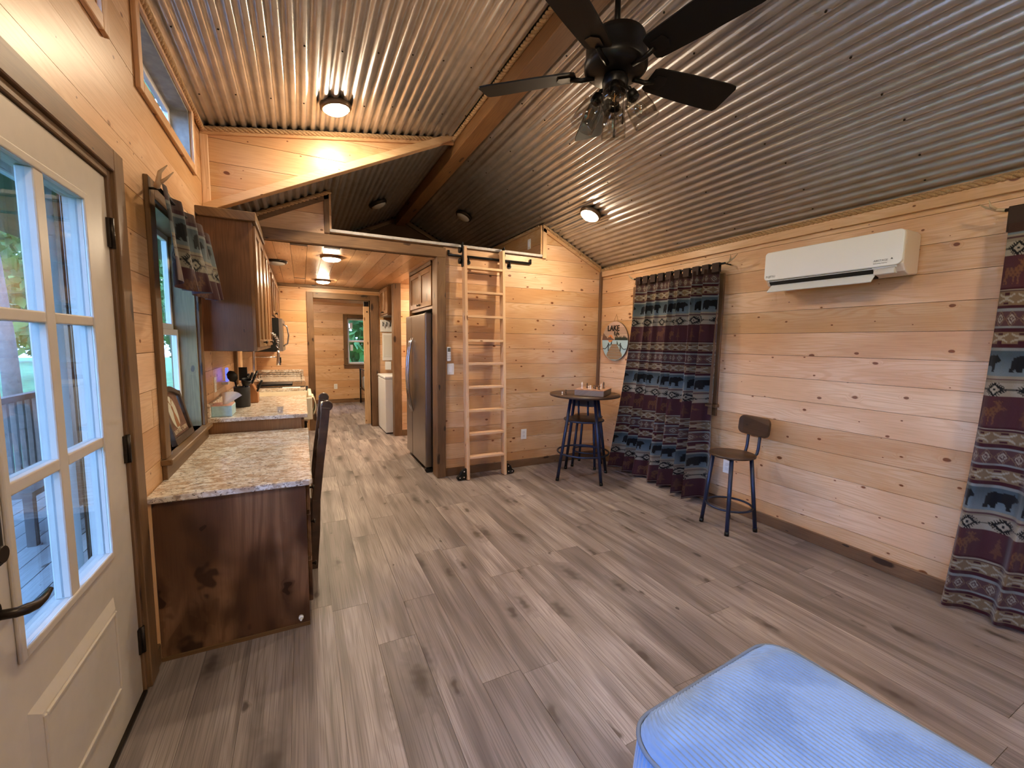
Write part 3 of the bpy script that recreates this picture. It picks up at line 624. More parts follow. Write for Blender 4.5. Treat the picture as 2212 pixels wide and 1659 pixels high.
def base_cab(label, y0, y1, ndoor, drawer=True):
    t = thing('base_cabinet', label, 'cabinet', (-.3, (y0 + y1) / 2, 0), 'kitchen base cabinets'); bx('body', cabw['Z'], t, -.615, -.02, y0, y1, .10, .849); bx('toe_kick', darkw['Y'], t, -.60, -.08, y0, y1, 0, .10)
    w = (y1 - y0 - .02) / ndoor
    for i in range(ndoor):
        a = y0 + .01 + i * w; d = MB().box(-.02, 0, a + .004, a + w - .004, .13, .66).build('door', cabw['Z'], t, .003); MB().lathe([(.005, 0), (.005, .012), (.012, .017), (.006, .026)], (0, a + (.05 if i else w - .05), .60), 10, (1, 0, 0)).build('knob', bronze, d)
        if drawer: e = MB().box(-.02, 0, a + .004, a + w - .004, .685, .83).build('drawer', cabw['Y'], t, .003); MB().lathe([(.005, 0), (.005, .012), (.012, .017), (.006, .026)], (0, a + w / 2, .757), 10, (1, 0, 0)).build('knob', bronze, e)
base_cab('base cabinet under the tissue box end of the counter', 3.632, 4.79, 2); base_cab('base cabinet between sink and range', 5.565, 5.70, 1); base_cab('base cabinet at the far end beside the doorway', 6.47, 7.38, 2)
t = thing('sink_cabinet', 'base cabinet below the apron sink', 'cabinet', (-.3, 5.17, 0)); bx('body', cabw['Z'], t, -.615, -.02, 4.80, 5.56, .10, .60); bx('toe_kick', darkw['Y'], t, -.6, -.08, 4.8, 5.56, 0, .1)
for a in (4.81, 5.185): bx('door', cabw['Z'], t, -.02, 0, a, a + .365, .13, .585, .003)
# granite around the sink
mb = MB()
for r in bands(XL, .026, 3.605, 5.70, [(-.47, .2, 4.85, 5.52)]): mb.box(r[0], r[1], r[2], r[3], .85, .88)
tag(mb.build('kitchen_countertop', granite, None, .004, 2), 'speckled granite kitchen counter around the sink', 'countertop')
slab('kitchen_countertop', 'short granite counter beyond the range', [(XL, 6.465), (.026, 6.465), (.026, 7.38), (XL, 7.38)], .85, .88)
t = tag(bx('backsplash', granite, None, XL, XL + .02, 3.63, 5.70, .881, .98, .003), 'low granite backsplash along the cabinet wall', 'backsplash')
tag(bx('backsplash', granite, None, XL + .02, .01, YK - .02, YK - .001, .881, .985, .003), 'low granite backsplash on the doorway wall', 'backsplash')
t = thing('apron_sink', 'cream apron-front sink set in the granite counter', 'sink', (-.2, 5.18, .6))
mb = MB().box(-.47, .08, 4.83, 4.856, .62, .849).box(-.47, .08, 5.515, 5.54, .62, .849).box(.045, .08, 4.856, 5.515, .62, .875).box(-.49, -.465, 4.83, 5.54, .62, .849).box(-.465, .045, 4.856, 5.515, .605, .63)
mb.build('basin', cream, t, .006, 2); MB().cyl((-.2, 5.18, .63), .04, .004, 20).build('drain', steel_l, t)
# faucet
t = thing('spring_faucet', 'chrome pull-down kitchen faucet with a coiled spring', 'faucet', (-.525, 5.12, .88))
MB().lathe([(.03, 0), (.03, .012), (.018, .02), (.016, .12)], (-.525, 5.12, .88), 20).build('base', chrome, t)
MB().tube([(-.525, 5.12, .99), (-.455, 5.12, 1.05), (-.45, 5.12, 1.34), (-.445, 5.12, 1.42)], .012, 12).build('riser', chrome, t)
arc = [(-.445 + .11 * (1 - math.cos(a)), 5.12, 1.42 + .105 * math.sin(a)) for a in np.linspace(0, PI, 24)] + [(-.225, 5.12, 1.40), (-.225, 5.12, 1.34)]
MB().tube(arc, .008, 10).build('hose', plain('hose_grey', (.25, .25, .26), .4, .5), t)
cp = []
for i in range(220):
    s = i / 219 * (len(arc) - 1.001); k = int(s); f = s - k; p = Vector(arc[k]).lerp(Vector(arc[k + 1]), f); d = (Vector(arc[k + 1]) - Vector(arc[k])).normalized(); e = d.cross(Vector((0, 1, 0))); ang = i / 219 * 2 * PI * 17
    cp.append(p + (e * math.cos(ang) + Vector((0, 1, 0)) * math.sin(ang)) * .0165)
MB().tube(cp, .0032, 6).build('spring', chrome, t)
MB().lathe([(.012, 0), (.013, -.03), (.019, -.10), (.024, -.155), (.02, -.16)], (-.225, 5.12, 1.335), 16).build('spray_head', chrome, t); MB().box(-.208, -.200, 5.11, 5.13, 1.20, 1.26).build('button', blackpl, t)
MB().tube([(-.45, 5.12, 1.262), (-.225, 5.12, 1.262)], .005, 8).build('holder_arm', chrome, t); MB().tube([(-.47, 5.12, 1.06), (-.40, 5.11, 1.02)], .007, 8).build('lever', chrome, t)
# range with towel
t = thing('kitchen_range', 'black glass-top range between the counters', 'range', (-.3, 6.08, 0))
bx('body', steel, t, -.615, .0, 5.705, 6.46, .06, .87); bx('cooktop', blackgl, t, -.60, .02, 5.705, 6.46, .87, .889, .003); bx('oven_door', blackgl, t, 0, .03, 5.715, 6.45, .2, .74, .004); bx('control_panel', steel_l, t, 0, .03, 5.71, 6.455, .75, .868, .004)
hd = MB().tube([(.03, 5.76, .70), (.075, 5.78, .705), (.085, 6.08, .705), (.075, 6.38, .705), (.03, 6.40, .70)], .011, 10).build('handle', steel_l, t)
for k in range(4): MB().cyl((.03, 5.80 + k * .18, .81), .018, .03, 14, (1, 0, 0)).build('knob', blackpl, t)
P = np.zeros((24, 14, 3)); s = np.linspace(0, 1, 24)
for i, a in enumerate(s):
    if a < .5: x, z = .108 + .03 * math.sin(a * 6), .50 + a * .44
    elif a < .6: q = (a - .5) / .1 * PI; x, z = .088 + .02 * math.cos(q) + .012 * (1 - (a - .5) / .1), .72 + .012 * math.sin(q)
    else: x, z = .062, .72 - (a - .6) * .5
    for j in range(14): P[i, j] = (x + .004 * math.sin(j * 1.3), 5.86 + j * .030, z)
o = tag(grid_mesh('dish_towel', P, plain('cream_towel', (.80, .74, .55), .95, var=.08, vscale=80)), 'cream dish towel hung over the oven handle', 'towel'); o.modifiers.new('cloth', 'SOLIDIFY').thickness = .005
tag(bx('sheet_of_paper', paper, None, -.22, -.03, 5.58, 5.69, .8805, .883), 'white folded paper on the counter by the range', 'paper')
tag(bx('cutting_board', plain('slate_board', (.03, .03, .035), .5), None, -.50, -.12, 5.90, 6.22, .890, .902, .003), 'dark board lying on the range top', 'board')
t = thing('wire_rack', 'thin wire rack standing at the back of the far counter', 'rack', (-.2, 6.9, .88)); MB().tube([(-.55, 6.75, .885), (-.55, 6.75, .96), (-.02, 6.75, .96), (-.02, 6.75, .885)], .004, 8).build('front_hoop', bronze, t); MB().tube([(-.55, 7.1, .885), (-.55, 7.1, .96), (-.02, 7.1, .96), (-.02, 7.1, .885)], .004, 8).build('rear_hoop', bronze, t)
for x in (-.55, -.285, -.02): MB().tube([(x, 6.75, .96), (x, 7.1, .96)], .003, 6).build('cross_wire', bronze, t)

# wall cabinets, microwave
def shaker(name, t, axis, face, s, a0, a1, z0, z1, m=None, f=.055):
    """five-piece cabinet door on a plane x=face, opening side s"""
    m = m or cabw; x0, x1 = sorted((face, face + .019 * s)); p0, p1 = sorted((face, face + .008 * s))
    mb = MB().box(x0, x1, a0, a0 + f, z0, z1).box(x0, x1, a1 - f, a1, z0, z1).box(x0, x1, a0 + f, a1 - f, z0, z0 + f).box(x0, x1, a0 + f, a1 - f, z1 - f, z1)
    d = mb.build(name, m['Z'], t, .002); MB().box(p0, p1, a0 + f, a1 - f, z0 + f, z1 - f).build('panel', m['Z'], d); return d
def knob(d, x, y, z, s): MB().lathe([(.005, 0), (.005, .014), (.013, .018), (.012, .024), (.004, .028)], (x, y, z), 12, (s, 0, 0)).build('knob', bronze, d)
cabside = wood('cabinet_side', 'Z', light=(.20, .098, .042), mid=(.14, .064, .027), dark=(.065, .029, .014), knot=(.03, .014, .008), rough=.42, spec=.35, tone=.1, kd=(1.5, 4), kr=(.005, .1), blotch=.5, kmix=.6, wobk=.2)
def wall_cab(label, y0, y1, z0, z1, xf, nd, crown, name='wall_cabinet', side=None):
    t = thing(name, label, 'cabinet', (-.45, (y0 + y1) / 2, z0), 'wall cabinets on the sink wall'); bx('body', cabside, t, XL, xf - .02, y0, y1, z0, z1, .002); bx('face_frame', cabw['Z'], t, xf - .02, xf, y0, y1, z0, z1)
    if crown: bx('crown', stain['Y'], t, XL, xf + .03, y0 - .03, y1 + .01, z1 - .055, z1 + .008, .004)
    w = (y1 - y0 - .03) / nd
    for i in range(nd):
        a = y0 + .015 + i * w; d = shaker('door', t, 'Y', xf, 1, a + .005, a + w - .005, z0 + .03, z1 - .075); knob(d, xf + .019, a + (w - .035 if i % 2 == 0 else .035), z0 + .065, 1)
wall_cab('tall alder wall cabinet next to the valance window', 3.62, 4.40, 1.36, 2.335, -.295, 2, True); wall_cab('alder wall cabinet above the sink', 4.405, 5.19, 1.36, 2.335, -.295, 2, False)
wall_cab('shorter wall cabinet over the microwave', 5.62, 6.46, 1.70, 2.285, -.30, 2, False); wall_cab('wall cabinet at the far kitchen corner', 6.465, 7.36, 1.36, 2.285, -.30, 2, False)
trim('vertical casing strip on the wall below the sink cabinets', MB().box(XL, XL + .03, 5.06, 5.14, .985, 1.36), stain['Z']); trim('pale board on the wall beside the faucet', MB().box(XL, XL + .02, 5.14, 5.60, .985, 1.36), lightw['Z'])
t = thing('microwave', 'black and steel microwave over the range', 'microwave', (-.4, 6.04, 1.3)); bx('body', blackpl, t, XL, -.235, 5.625, 6.455, 1.305, 1.695, .004); bx('door', mw_steel, t, -.235, -.195, 5.625, 6.455, 1.31, 1.69, .004)
MB().tube([(-.195, 5.70, 1.63), (-.15, 5.70, 1.60), (-.135, 5.70, 1.50), (-.15, 5.70, 1.40), (-.195, 5.70, 1.37)], .009, 10).build('handle', steel_l, t); bx('window', blackgl, t, -.196, -.192, 5.80, 6.30, 1.36, 1.64)
# counter things
t = thing('tissue_box', 'light blue tissue box at the counter corner', 'tissue box', (-.535, 3.74, .88)); bx('carton', plain('blue_carton', (.42, .66, .76), .6, var=.1, vscale=40), t, -.60, -.475, 3.67, 3.87, .8805, .958, .003); bx('lid_panel', plain('coral_carton', (.75, .45, .36), .6, var=.2, vscale=60), t, -.598, -.477, 3.672, 3.868, .958, .961)
P = np.zeros((10, 12, 3))
for i in range(10):
    for j in range(12): a = i / 9; b = j / 11 - .5; P[i, j] = (-.53 + b * (.02 + .11 * a) + .05 * a, 3.75 + .03 * math.sin(b * 7) * a, .955 + a * .10 * (1 - .8 * b * b) - .02 * b * a)
grid_mesh('tissue', P, paper, t)
t = tag(MB().lathe([(.055, 0), (.058, .005), (.060, .165), (.055, .17), (.052, .165), (.050, .01), (.0005, .008)], (-.462, 4.17, .8805), 28).build('utensil_crock', plain('matte_black', (.02, .02, .022), .55)), 'matte black utensil crock beside the tissue box', 'crock')
def utensil(name, label, base, tip, head):
    t = thing(name, label, 'utensil', base, 'utensils in the crock'); MB().tube([base, tip], [.006, .007], 8).build('handle', blackpl, t); head.build('head', blackpl, t)
d = (-.505, 4.16, 1.09); utensil('pasta_server', 'black toothed pasta server in the crock', (-.475, 4.17, .90), d, MB().lathe([(.004, 0), (.03, .02), (.038, .05), (.03, .085), (.01, .10)], d, 14, (-.4, -.1, 1)))
d = (-.452, 4.205, 1.10); utensil('spatula', 'black spatula standing tallest in the crock', (-.455, 4.195, .90), d, MB().box(-.482, -.422, 4.20, 4.21, 1.10, 1.21))
d = (-.43, 4.15, 1.07); utensil('ladle', 'black ladle in the crock', (-.455, 4.16, .90), d, MB().lathe([(.005, -.02), (.03, .0), (.038, .03), (.036, .045), (.03, .03), (.005, 0)], d, 16, (.2, -.3, 1)))
t = thing('knife_block', 'slanted wooden knife block on the counter', 'knife block', (-.41, 4.42, .88))
MB().prism([(-.455, .8805), (-.365, .8805), (-.365, .965), (-.41, 1.06), (-.495, 1.02)], 'Y', 4.37, 4.50).build('block', wood('block_wood', 'Z', light=(.36, .15, .06), mid=(.28, .11, .045), dark=(.2, .07, .03), knot=(.1, .04, .02), kr=(.001, .01)), t, .004)
for i in range(7):
    bx_ = -.478 + (i % 3) * .033; by = 4.385 + (i // 3) * .042; a = Vector((-.42, 0, 1)).normalized() if False else Vector((.38, 0, .92)).normalized(); b0 = Vector((bx_, by, 1.025 + (i % 3) * .013)); b1 = b0 + a * (.10 + .02 * (i % 2))
    k = thing('kitchen_knife', 'black-handled kitchen knife in the wooden block', 'knife', tuple(b0), 'knives in the block'); MB().tube([b0 - a * .02, b0 + a * .01, b1], [.007, .009, .010], 8).build('handle', blackpl, k); MB().cyl(b1, .0095, .004, 8, tuple(a)).build('end_cap', chrome, k)
k = thing('kitchen_shears', 'black shears hanging out of the knife block side', 'shears', (-.36, 4.40, 1.0)); MB().tube([(-.372, 4.40, .98), (-.345, 4.40, 1.05), (-.33, 4.40, 1.08)], .009, 8).build('handle', blackpl, k)
tag(MB().lathe([(.018, 0), (.020, .004), (.024, .05), (.022, .05), (.018, .006), (.0005, .005)], (-.165, 3.70, .8805), 20).build('shot_glass', glass_mat('clear_glass', (.85, .88, .95), .14)), 'small clear glass alone near the counter edge', 'glass')
t = thing('plug_in_light', 'plug-in light glowing blue on the wall above the counter', 'night light', (XL, 4.33, 1.06)); bx('housing', whitepl, t, XL + .001, XL + .05, 4.28, 4.36, 1.06, 1.085, .004); bx('tube', led_blue, t, XL + .03, XL + .045, 4.29, 4.31, 1.087, 1.20, .003); bx('tube', led_blue, t, XL + .03, XL + .045, 4.335, 4.35, 1.087, 1.20, .003)
def plate(name, label, c, n, w, h, kind):
    """wall plate; n is the outward axis letter with sign"""
    t = thing(name, label, kind, c); s = 1 if n[0] == '+' else -1; ax = n[1]; d = .006 * s
    def b(nm, m, w, h, z, d0, d1):
        lo, hi = sorted((d0, d1))
        if ax == 'X': return bx(nm, m, t, c[0] + lo, c[0] + hi, c[1] - w / 2, c[1] + w / 2, c[2] + z - h / 2, c[2] + z + h / 2, .0015)
        return bx(nm, m, t, c[0] - w / 2, c[0] + w / 2, c[1] + lo, c[1] + hi, c[2] + z - h / 2, c[2] + z + h / 2, .0015)
    b('cover', whitepl, w, h, 0, .0005 * s, d)
    if kind == 'switch': b('rocker', plain('rocker_white', (.88, .88, .88), .3), .033, .066, 0, d, d + .004 * s)
    else:
        for z in (-.021, .021):
            b('socket', plain('socket_white', (.7, .7, .7), .4), .03, .028, z, d, d + .002 * s)
    return t
plate('light_switch', 'white rocker switch on the ladder wall under the remote', (1.407, Y1 - .001, 1.162), '-Y', .075, .118, 'switch')
plate('light_switch', 'white switch inside the loft', (KN - .019, 4.57, 2.625), '-X', .075, .118, 'switch')
plate('wall_outlet', 'white outlet low on the ladder wall by the bar table', (2.30, Y1 - .001, .385), '-Y', .073, .118, 'outlet')
plate('wall_outlet', 'white outlet on the curtained wall behind the stool', (XR - .001, 2.43, .38), '-X', .073, .118, 'outlet')
plate('wall_outlet', 'white outlet low on the bedroom wall', (.675, YF - .001, .385), '-Y', .073, .118, 'outlet')
plate('wall_outlet', 'white outlet on the wall beside the tissue box', (XL + .001, 3.98, 1.09), '+X', .073, .118, 'outlet')
t = thing('remote_control', 'white remote control in a holder above the switch', 'remote', (1.385, Y1, 1.32)); bx('shell', whitepl, t, 1.362, 1.408, Y1 - .022, Y1 - .001, 1.245, 1.395, .008, 3); bx('screen', plain('lcd', (.12, .14, .15), .3), t, 1.37, 1.40, Y1 - .0235, Y1 - .022, 1.345, 1.385)
for i in range(3):
    for j in range(2): bx('button', plain('button_grey', (.5, .5, .52), .5), t, 1.371 + j * .018, 1.381 + j * .018, Y1 - .0235, Y1 - .022, 1.27 + i * .024, 1.282 + i * .024)
# framed picture on the window sill
fr0 = Vector((-.628, 3.0, .8665)); lean = Vector((-.24, 0, 1)).normalized(); dep = Vector((lean.z, 0, -lean.x))
t = thing('hunting_sign', 'small arched framed deer picture leaning on the window sill', 'picture', tuple(fr0))
def fp(y, h, d): return fr0 + Vector((0, y - 3.0, 0)) + lean * h + dep * d
def frame_poly(mb, pts, d0, d1):
    n = len(pts); mb.add([fp(y, h, d0) for y, h in pts] + [fp(y, h, d1) for y, h in pts], [tuple(range(n)), tuple(range(2 * n - 1, n - 1, -1))] + [(i, n + i, n + (i + 1) % n, (i + 1) % n) for i in range(n)])
arch = [(2.80 + .40 * k / 16, .27 + .045 * math.sin(PI * k / 16) ** 1.5) for k in range(17)]
fm = plain('frame_brown', (.06, .036, .022), .4, var=.3, vscale=30)
mb = MB()
frame_poly(mb, [(2.80, 0), (3.20, 0), (3.20, .035), (2.80, .035)], -.012, .014); frame_poly(mb, [(2.80, .035), (2.83, .035), (2.83, .27), (2.80, .27)], -.012, .014); frame_poly(mb, [(3.17, .035), (3.20, .035), (3.20, .27), (3.17, .27)], -.012, .014)
for (a, b), (c, d) in zip(arch, arch[1:]): frame_poly(mb, [(a, b - .03), (c, d - .03), (c, d), (a, b)], -.012, .014)
mb.build('frame', fm, t, .002)
mb = MB(); frame_poly(mb, [(2.83, .035), (3.17, .035)] + [(y, h - .028) for y, h in arch[::-1] if 2.83 < y < 3.17], -.010, -.002); mb.build('backboard', plain('print_brown', (.17, .085, .055), .7, var=.35, vscale=22), t)
mb = MB(); frame_poly(mb, [(2.985 + .075 * math.cos(a), .165 + .095 * math.sin(a)) for a in np.linspace(0, 2 * PI, 24, endpoint=False)], -.002, .0); mb.build('oval', plain('print_sky', (.55, .53, .42), .7), t)
mb = MB(); frame_poly(mb, [(2.96, .08), (3.02, .08), (3.015, .13), (3.0, .165), (3.0, .195), (2.985, .21), (2.975, .195), (2.98, .165), (2.965, .13)], 0, .001)
for pts in ([(2.98, .21), (2.965, .225), (2.955, .25)], [(2.965, .225), (2.945, .235)], [(2.995, .21), (3.01, .225), (3.02, .25)], [(3.01, .225), (3.03, .235)]):
    for (a, b), (c, d) in zip(pts, pts[1:]): frame_poly(mb, [(a - .003, b), (a + .003, b), (c + .003, d), (c - .003, d)], 0, .001)
mb.build('deer', plain('print_deer', (.30, .13, .05), .7), t)
def text(name, s, m, parent, loc, right, up, size, ext=.0008, bold=False, align='CENTER', shear=0.0):
    c = bpy.data.curves.new(name, 'FONT'); c.body = s; c.size = size; c.extrude = ext; c.align_x = align; c.align_y = 'CENTER'; c.shear = shear
    if bold: c.offset = size * .018
    c.materials.append(m); c.resolution_u = 2
    o = bpy.data.objects.new(name, c); COL.objects.link(o); r = Vector(right).normalized(); u = Vector(up).normalized(); n = r.cross(u)
    M = Matrix(((r.x, u.x, n.x, loc[0]), (r.y, u.y, n.y, loc[1]), (r.z, u.z, n.z, loc[2]), (0, 0, 0, 1)))
    if parent is not None: o.parent = parent; M = Matrix.Translation(-Vector(parent.location)) @ M
    o.matrix_local = M; me = bpy.data.meshes.new_from_object(o); q = link(name, me, m, parent); q.matrix_local = M; bpy.data.objects.remove(o); return q
text('lettering', 'HUNTING CABIN', plain('print_cream', (.62, .50, .36), .7), t, tuple(fp(3.0, .058, .0005)), (0, 1, 0), lean, .036)

# ------------------------------------------------------------------ desk chair
t = thing('desk_chair', 'dark carved wooden chair pushed under the desk', 'chair', (-.15, 3.07, 0))
chairw = plain('dark_chair_wood', (.065, .036, .022), .36, var=.35, vscale=14)
for y in (2.86, 3.29):
    pts = [(.025, y, 0), (.045, y, .25), (.052, y, .45), (.078, y, .68), (.105, y, .88), (.122, y, 1.03)]; mb = MB()
    for (a, b) in zip(pts, pts[1:]):
        d = Vector(b) - Vector(a); mid = (Vector(a) + Vector(b)) / 2; ez = d / 2 * 1.03; ex = Vector((d.z, 0, -d.x)).normalized() * .025; mb.obox(mid, ex, (0, .021, 0), ez)
    mb.build('back_leg', chairw, t, .005, 2); MB().lathe([(.030, -.020), (.034, -.008), (.034, .008), (.030, .020)], (.130, y, 1.04), 20, (0, 1, 0)).build('finial', chairw, t)
def crest(z, h, x): MB().prism([(2.875, z - h * .3), (3.0, z - h * .5), (3.075, z - h * .35), (3.15, z - h * .5), (3.275, z - h * .3), (3.275, z + h * .3), (3.16, z + h * .55), (3.075, z + h * .4), (2.99, z + h * .55), (2.875, z + h * .3)], 'X', x - .009, x + .009).build('back_rail', chairw, t, .003)
crest(.98, .09, .112); crest(.80, .07, .094); crest(.64, .05, .074)
for y in (2.98, 3.075, 3.17): MB().obox((.104, y, .885), (.006, 0, -.001), (0, .02, 0), (.012, 0, .095)).build('spindle', chairw, t)
MB().prism([(-.42, 2.83), (.06, 2.85), (.06, 3.30), (-.42, 3.32)], 'Z', .43, .465).build('seat', chairw, t, .008, 2)
for y in (2.86, 3.29): MB().tube([(-.39, y, 0), (-.39, y, .43)], [.015, .02], 10).build('front_leg', chairw, t)
for z in (.16, .28): MB().tube([(-.39, 2.86, z), (.04, 2.86, z)], .009, 8).build('stretcher', chairw, t)
MB().tube([(.04, 2.86, .33), (.04, 3.29, .33)], .009, 8).build('stretcher', chairw, t)

# ------------------------------------------------------------------ refrigerator side
t = thing('refrigerator', 'tall stainless side-by-side refrigerator in its alcove', 'refrigerator', (1.55, 4.95, 0))
bx('body', plain('fridge_side', (.10, .10, .11), .4, .5), t, 1.265, 1.93, 4.50, 5.40, .05, 1.735, .006); bx('foot_grille', blackpl, t, 1.235, 1.30, 4.50, 5.40, .005, .05)
for a, b in ((4.487, 5.095), (5.105, 5.412)):
    d = bx('door', steel, t, 1.185, 1.262, a, b, .06, 1.752, .012, 3)
    yh = b - .035 if a < 4.9 else a + .035
    MB().tube([(1.187, yh, 1.50), (1.16, yh, 1.42), (1.135, yh, 1.25), (1.125, yh, 1.05), (1.135, yh, .85), (1.16, yh, .68), (1.187, yh, .60)], [.008, .012, .014, .014, .014, .012, .008], 10).build('handle', steel_l, d)
bx('hinge_cap', blackpl, t, 1.20, 1.30, 4.50, 4.58, 1.736, 1.762, .006); MB().cyl((1.215, 4.50, .025), .028, .05, 14, (0, 1, 0)).build('wheel', blackpl, t)
t = thing('fridge_cabinet', 'alder cabinet built over the refrigerator', 'cabinet', (1.6, 4.9, 1.82)); bx('body', cabw['Z'], t, 1.262, 1.95, 4.44, 5.43, 1.80, 2.285); bx('crown', stain['Y'], t, 1.235, 1.95, 4.44, 5.43, 2.255, 2.299, .003)
for a, b, k in ((4.455, 4.935, 1), (4.945, 5.415, 0)): d = shaker('door', t, 'Y', 1.262, -1, a, b, 1.835, 2.25); knob(d, 1.243, (b - .04) if k else (a + .04), 1.865, -1)
trim('side panel enclosing the refrigerator', MB().box(1.24, 1.95, 5.435, 5.455, 0, KZ), cabw['Z'], .002)
t = thing('washing_machine', 'white laundry machine beside the bedroom doorway', 'washer', (1.5, 7.0, 0)); bx('body', applw, t, 1.13, 1.78, 6.66, 7.34, .02, .86, .012, 3); bx('lid', applw, t, 1.125, 1.79, 6.655, 7.345, .866, .905, .012, 3); bx('foot', blackpl, t, 1.16, 1.75, 6.70, 7.3, 0, .02)
t = thing('laundry_cabinet', 'small dark cabinet hung above the laundry machine', 'cabinet', (1.4, 7.0, 1.85)); bx('body', cabw['Z'], t, 1.20, 1.60, 6.66, 7.36, 1.86, 2.285)
for a, b in ((6.67, 7.005), (7.015, 7.35)): d = shaker('door', t, 'Y', 1.20, -1, a, b, 1.87, 2.27); knob(d, 1.181, b - .04 if a < 7 else a + .04, 1.90, -1)
bx('shelf_rail', stain['Y'], t, 1.185, 1.60, 6.66, 7.36, 1.84, 1.86)
t = thing('key_rack', 'white wall rack with dark hooks under the laundry cabinet', 'rack', (1.24, YK, 1.7)); bx('board', whitepl, t, 1.19, 1.42, YK - .03, YK - .001, 1.60, 1.80, .003)
for k in range(3): MB().tube([(1.23 + k * .06, YK - .03, 1.76), (1.23 + k * .06, YK - .06, 1.745), (1.23 + k * .06, YK - .055, 1.69)], .008, 8).build('hook', blackpl, t)
t = thing('breaker_panel', 'tall white panel box on the wall below the hooks', 'panel', (1.3, YK, 1.3)); bx('cover', whitepl, t, 1.22, 1.48, YK - .025, YK - .001, 1.12, 1.58, .004); bx('door', plain('panel_door', (.74, .72, .66), .4), t, 1.235, 1.465, YK - .031, YK - .025, 1.18, 1.55, .003)
tag(bx('thermostat', whitepl, None, 1.26, 1.36, YK - .03, YK - .001, .96, 1.10, .006, 2), 'small white box under the panel box', 'thermostat')
# bed in the far room
t = thing('bed', 'black metal bed with white bedding in the bedroom', 'bed', (1.9, 9.6, 0))
for y in (8.9, 10.35): MB().tube([(1.20, y, 0), (1.20, y, .80)], .016, 10).build('post', black_metal, t)
MB().tube([(1.20, 8.9, .80), (1.20, 10.35, .80)], .012, 8).build('top_rail', black_metal, t); MB().tube([(1.20, 8.9, .36), (1.20, 10.35, .36)], .012, 8).build('lower_rail', black_metal, t)
for k in range(9): MB().tube([(1.20, 9.04 + k * .145, .36), (1.20, 9.04 + k * .145, .80)], .005, 6).build('spindle', black_metal, t)
bx('side_rail', black_metal, t, 1.2, 3.1, 8.9, 8.93, .28, .34); bx('mattress', mattress_m, t, 1.23, 3.15, 8.93, 10.33, .34, .62, .05, 4)

# ------------------------------------------------------------------ loft ladder on its rail
t = thing('loft_ladder', 'pale pine rolling ladder leaning at the loft edge', 'ladder', (1.75, 4.15, 0))
def lad(y_at, z): return y_at
LY0, LY1, LT = 4.105, 4.225, 2.425          # rail centre line at floor and at the top
def ly(z): return LY0 + (LY1 - LY0) * z / LT
def lrail(x0, x1):
    d = .043; mb = MB(); mb.prism([(ly(0) - d, .006), (ly(0) + d, .006), (ly(LT) + d, LT), (ly(LT) - d, LT)], 'X', x0, x1); return mb.build('stile', lightw['Z'], t, .003)
lrail(1.515, 1.545); lrail(1.945, 1.975)
for z in (2.215, 1.965, 1.715, 1.465, 1.222, .975, .728, .482, .235): MB().obox((1.745, ly(z), z), (.2, 0, 0), (0, .04, 0), (0, 0, .0125)).build('rung', lightw['X'], t, .002)
for z in (2.165, 1.42): MB().tube([(1.545, ly(z) + .02, z), (1.945, ly(z) + .02, z)], .003, 6).build('tie_rod', black_metal, t)
for x, s in ((1.515, -1), (1.975, 1)):
    xa, xb = sorted((x, x + .010 * s)); 
    w = MB().prism([(x, .01), (x + .10 * s, .01), (x + .105 * s, .035), (x + .075 * s, .06), (x + .06 * s, .095), (x + .03 * s, .12), (x, .125)], 'Y', 4.085, 4.125).build('wheel_guard', black_metal, t, .006, 2); MB().cyl((x + .055 * s - .012, 4.105, .028), .026, .024, 16, (1, 0, 0)).build('wheel', blackpl, w)
    for yy, zz in ((.03, .035), (.075, .032), (.028, .095)): MB().cyl((x + yy * s, 4.085, zz), .007, .004, 8, (0, -1, 0)).build('bolt', chrome, w)
    h = MB().prism([(ly(LT) - .03, 2.22), (ly(LT) + .02, 2.22), (ly(LT) + .05, 2.30), (ly(LT) + .0, 2.36), (ly(LT) + .05, 2.46), (ly(LT) - .02, 2.47), (ly(LT) - .03, 2.36)], 'X', *sorted((x, x + .008 * s))).build('roller_hook', black_metal, t, .003)
    for z in (2.285, 2.395): MB().cyl((x - .012 * s if False else x + .008 * s, 4.262, z), .030, .022, 18, (s, 0, 0)).build('roller', black_metal, h)
t = thing('ladder_rail', 'black pipe rail bracketed to the wall for the ladder', 'rail', (1.86, 4.24, 2.34))
MB().tube([(1.375, 4.279, 2.34), (2.345, 4.279, 2.34)], .013, 12).build('pipe', black_metal, t)
for x in (1.38, 1.60, 2.08, 2.34):
    if x in (1.38, 2.34): MB().cyl((x, 4.279, 2.335), .012, .05, 10).build('end_stop', black_metal, t)
    else: MB().tube([(x, 4.279, 2.34), (x, 4.279, 2.295), (x, 4.285, 2.285), (x, 4.299, 2.285)], .011, 10).build('bracket', black_metal, t); MB().cyl((x, 4.299, 2.285), .026, .006, 14, (0, -1, 0)).build('flange', black_metal, t)

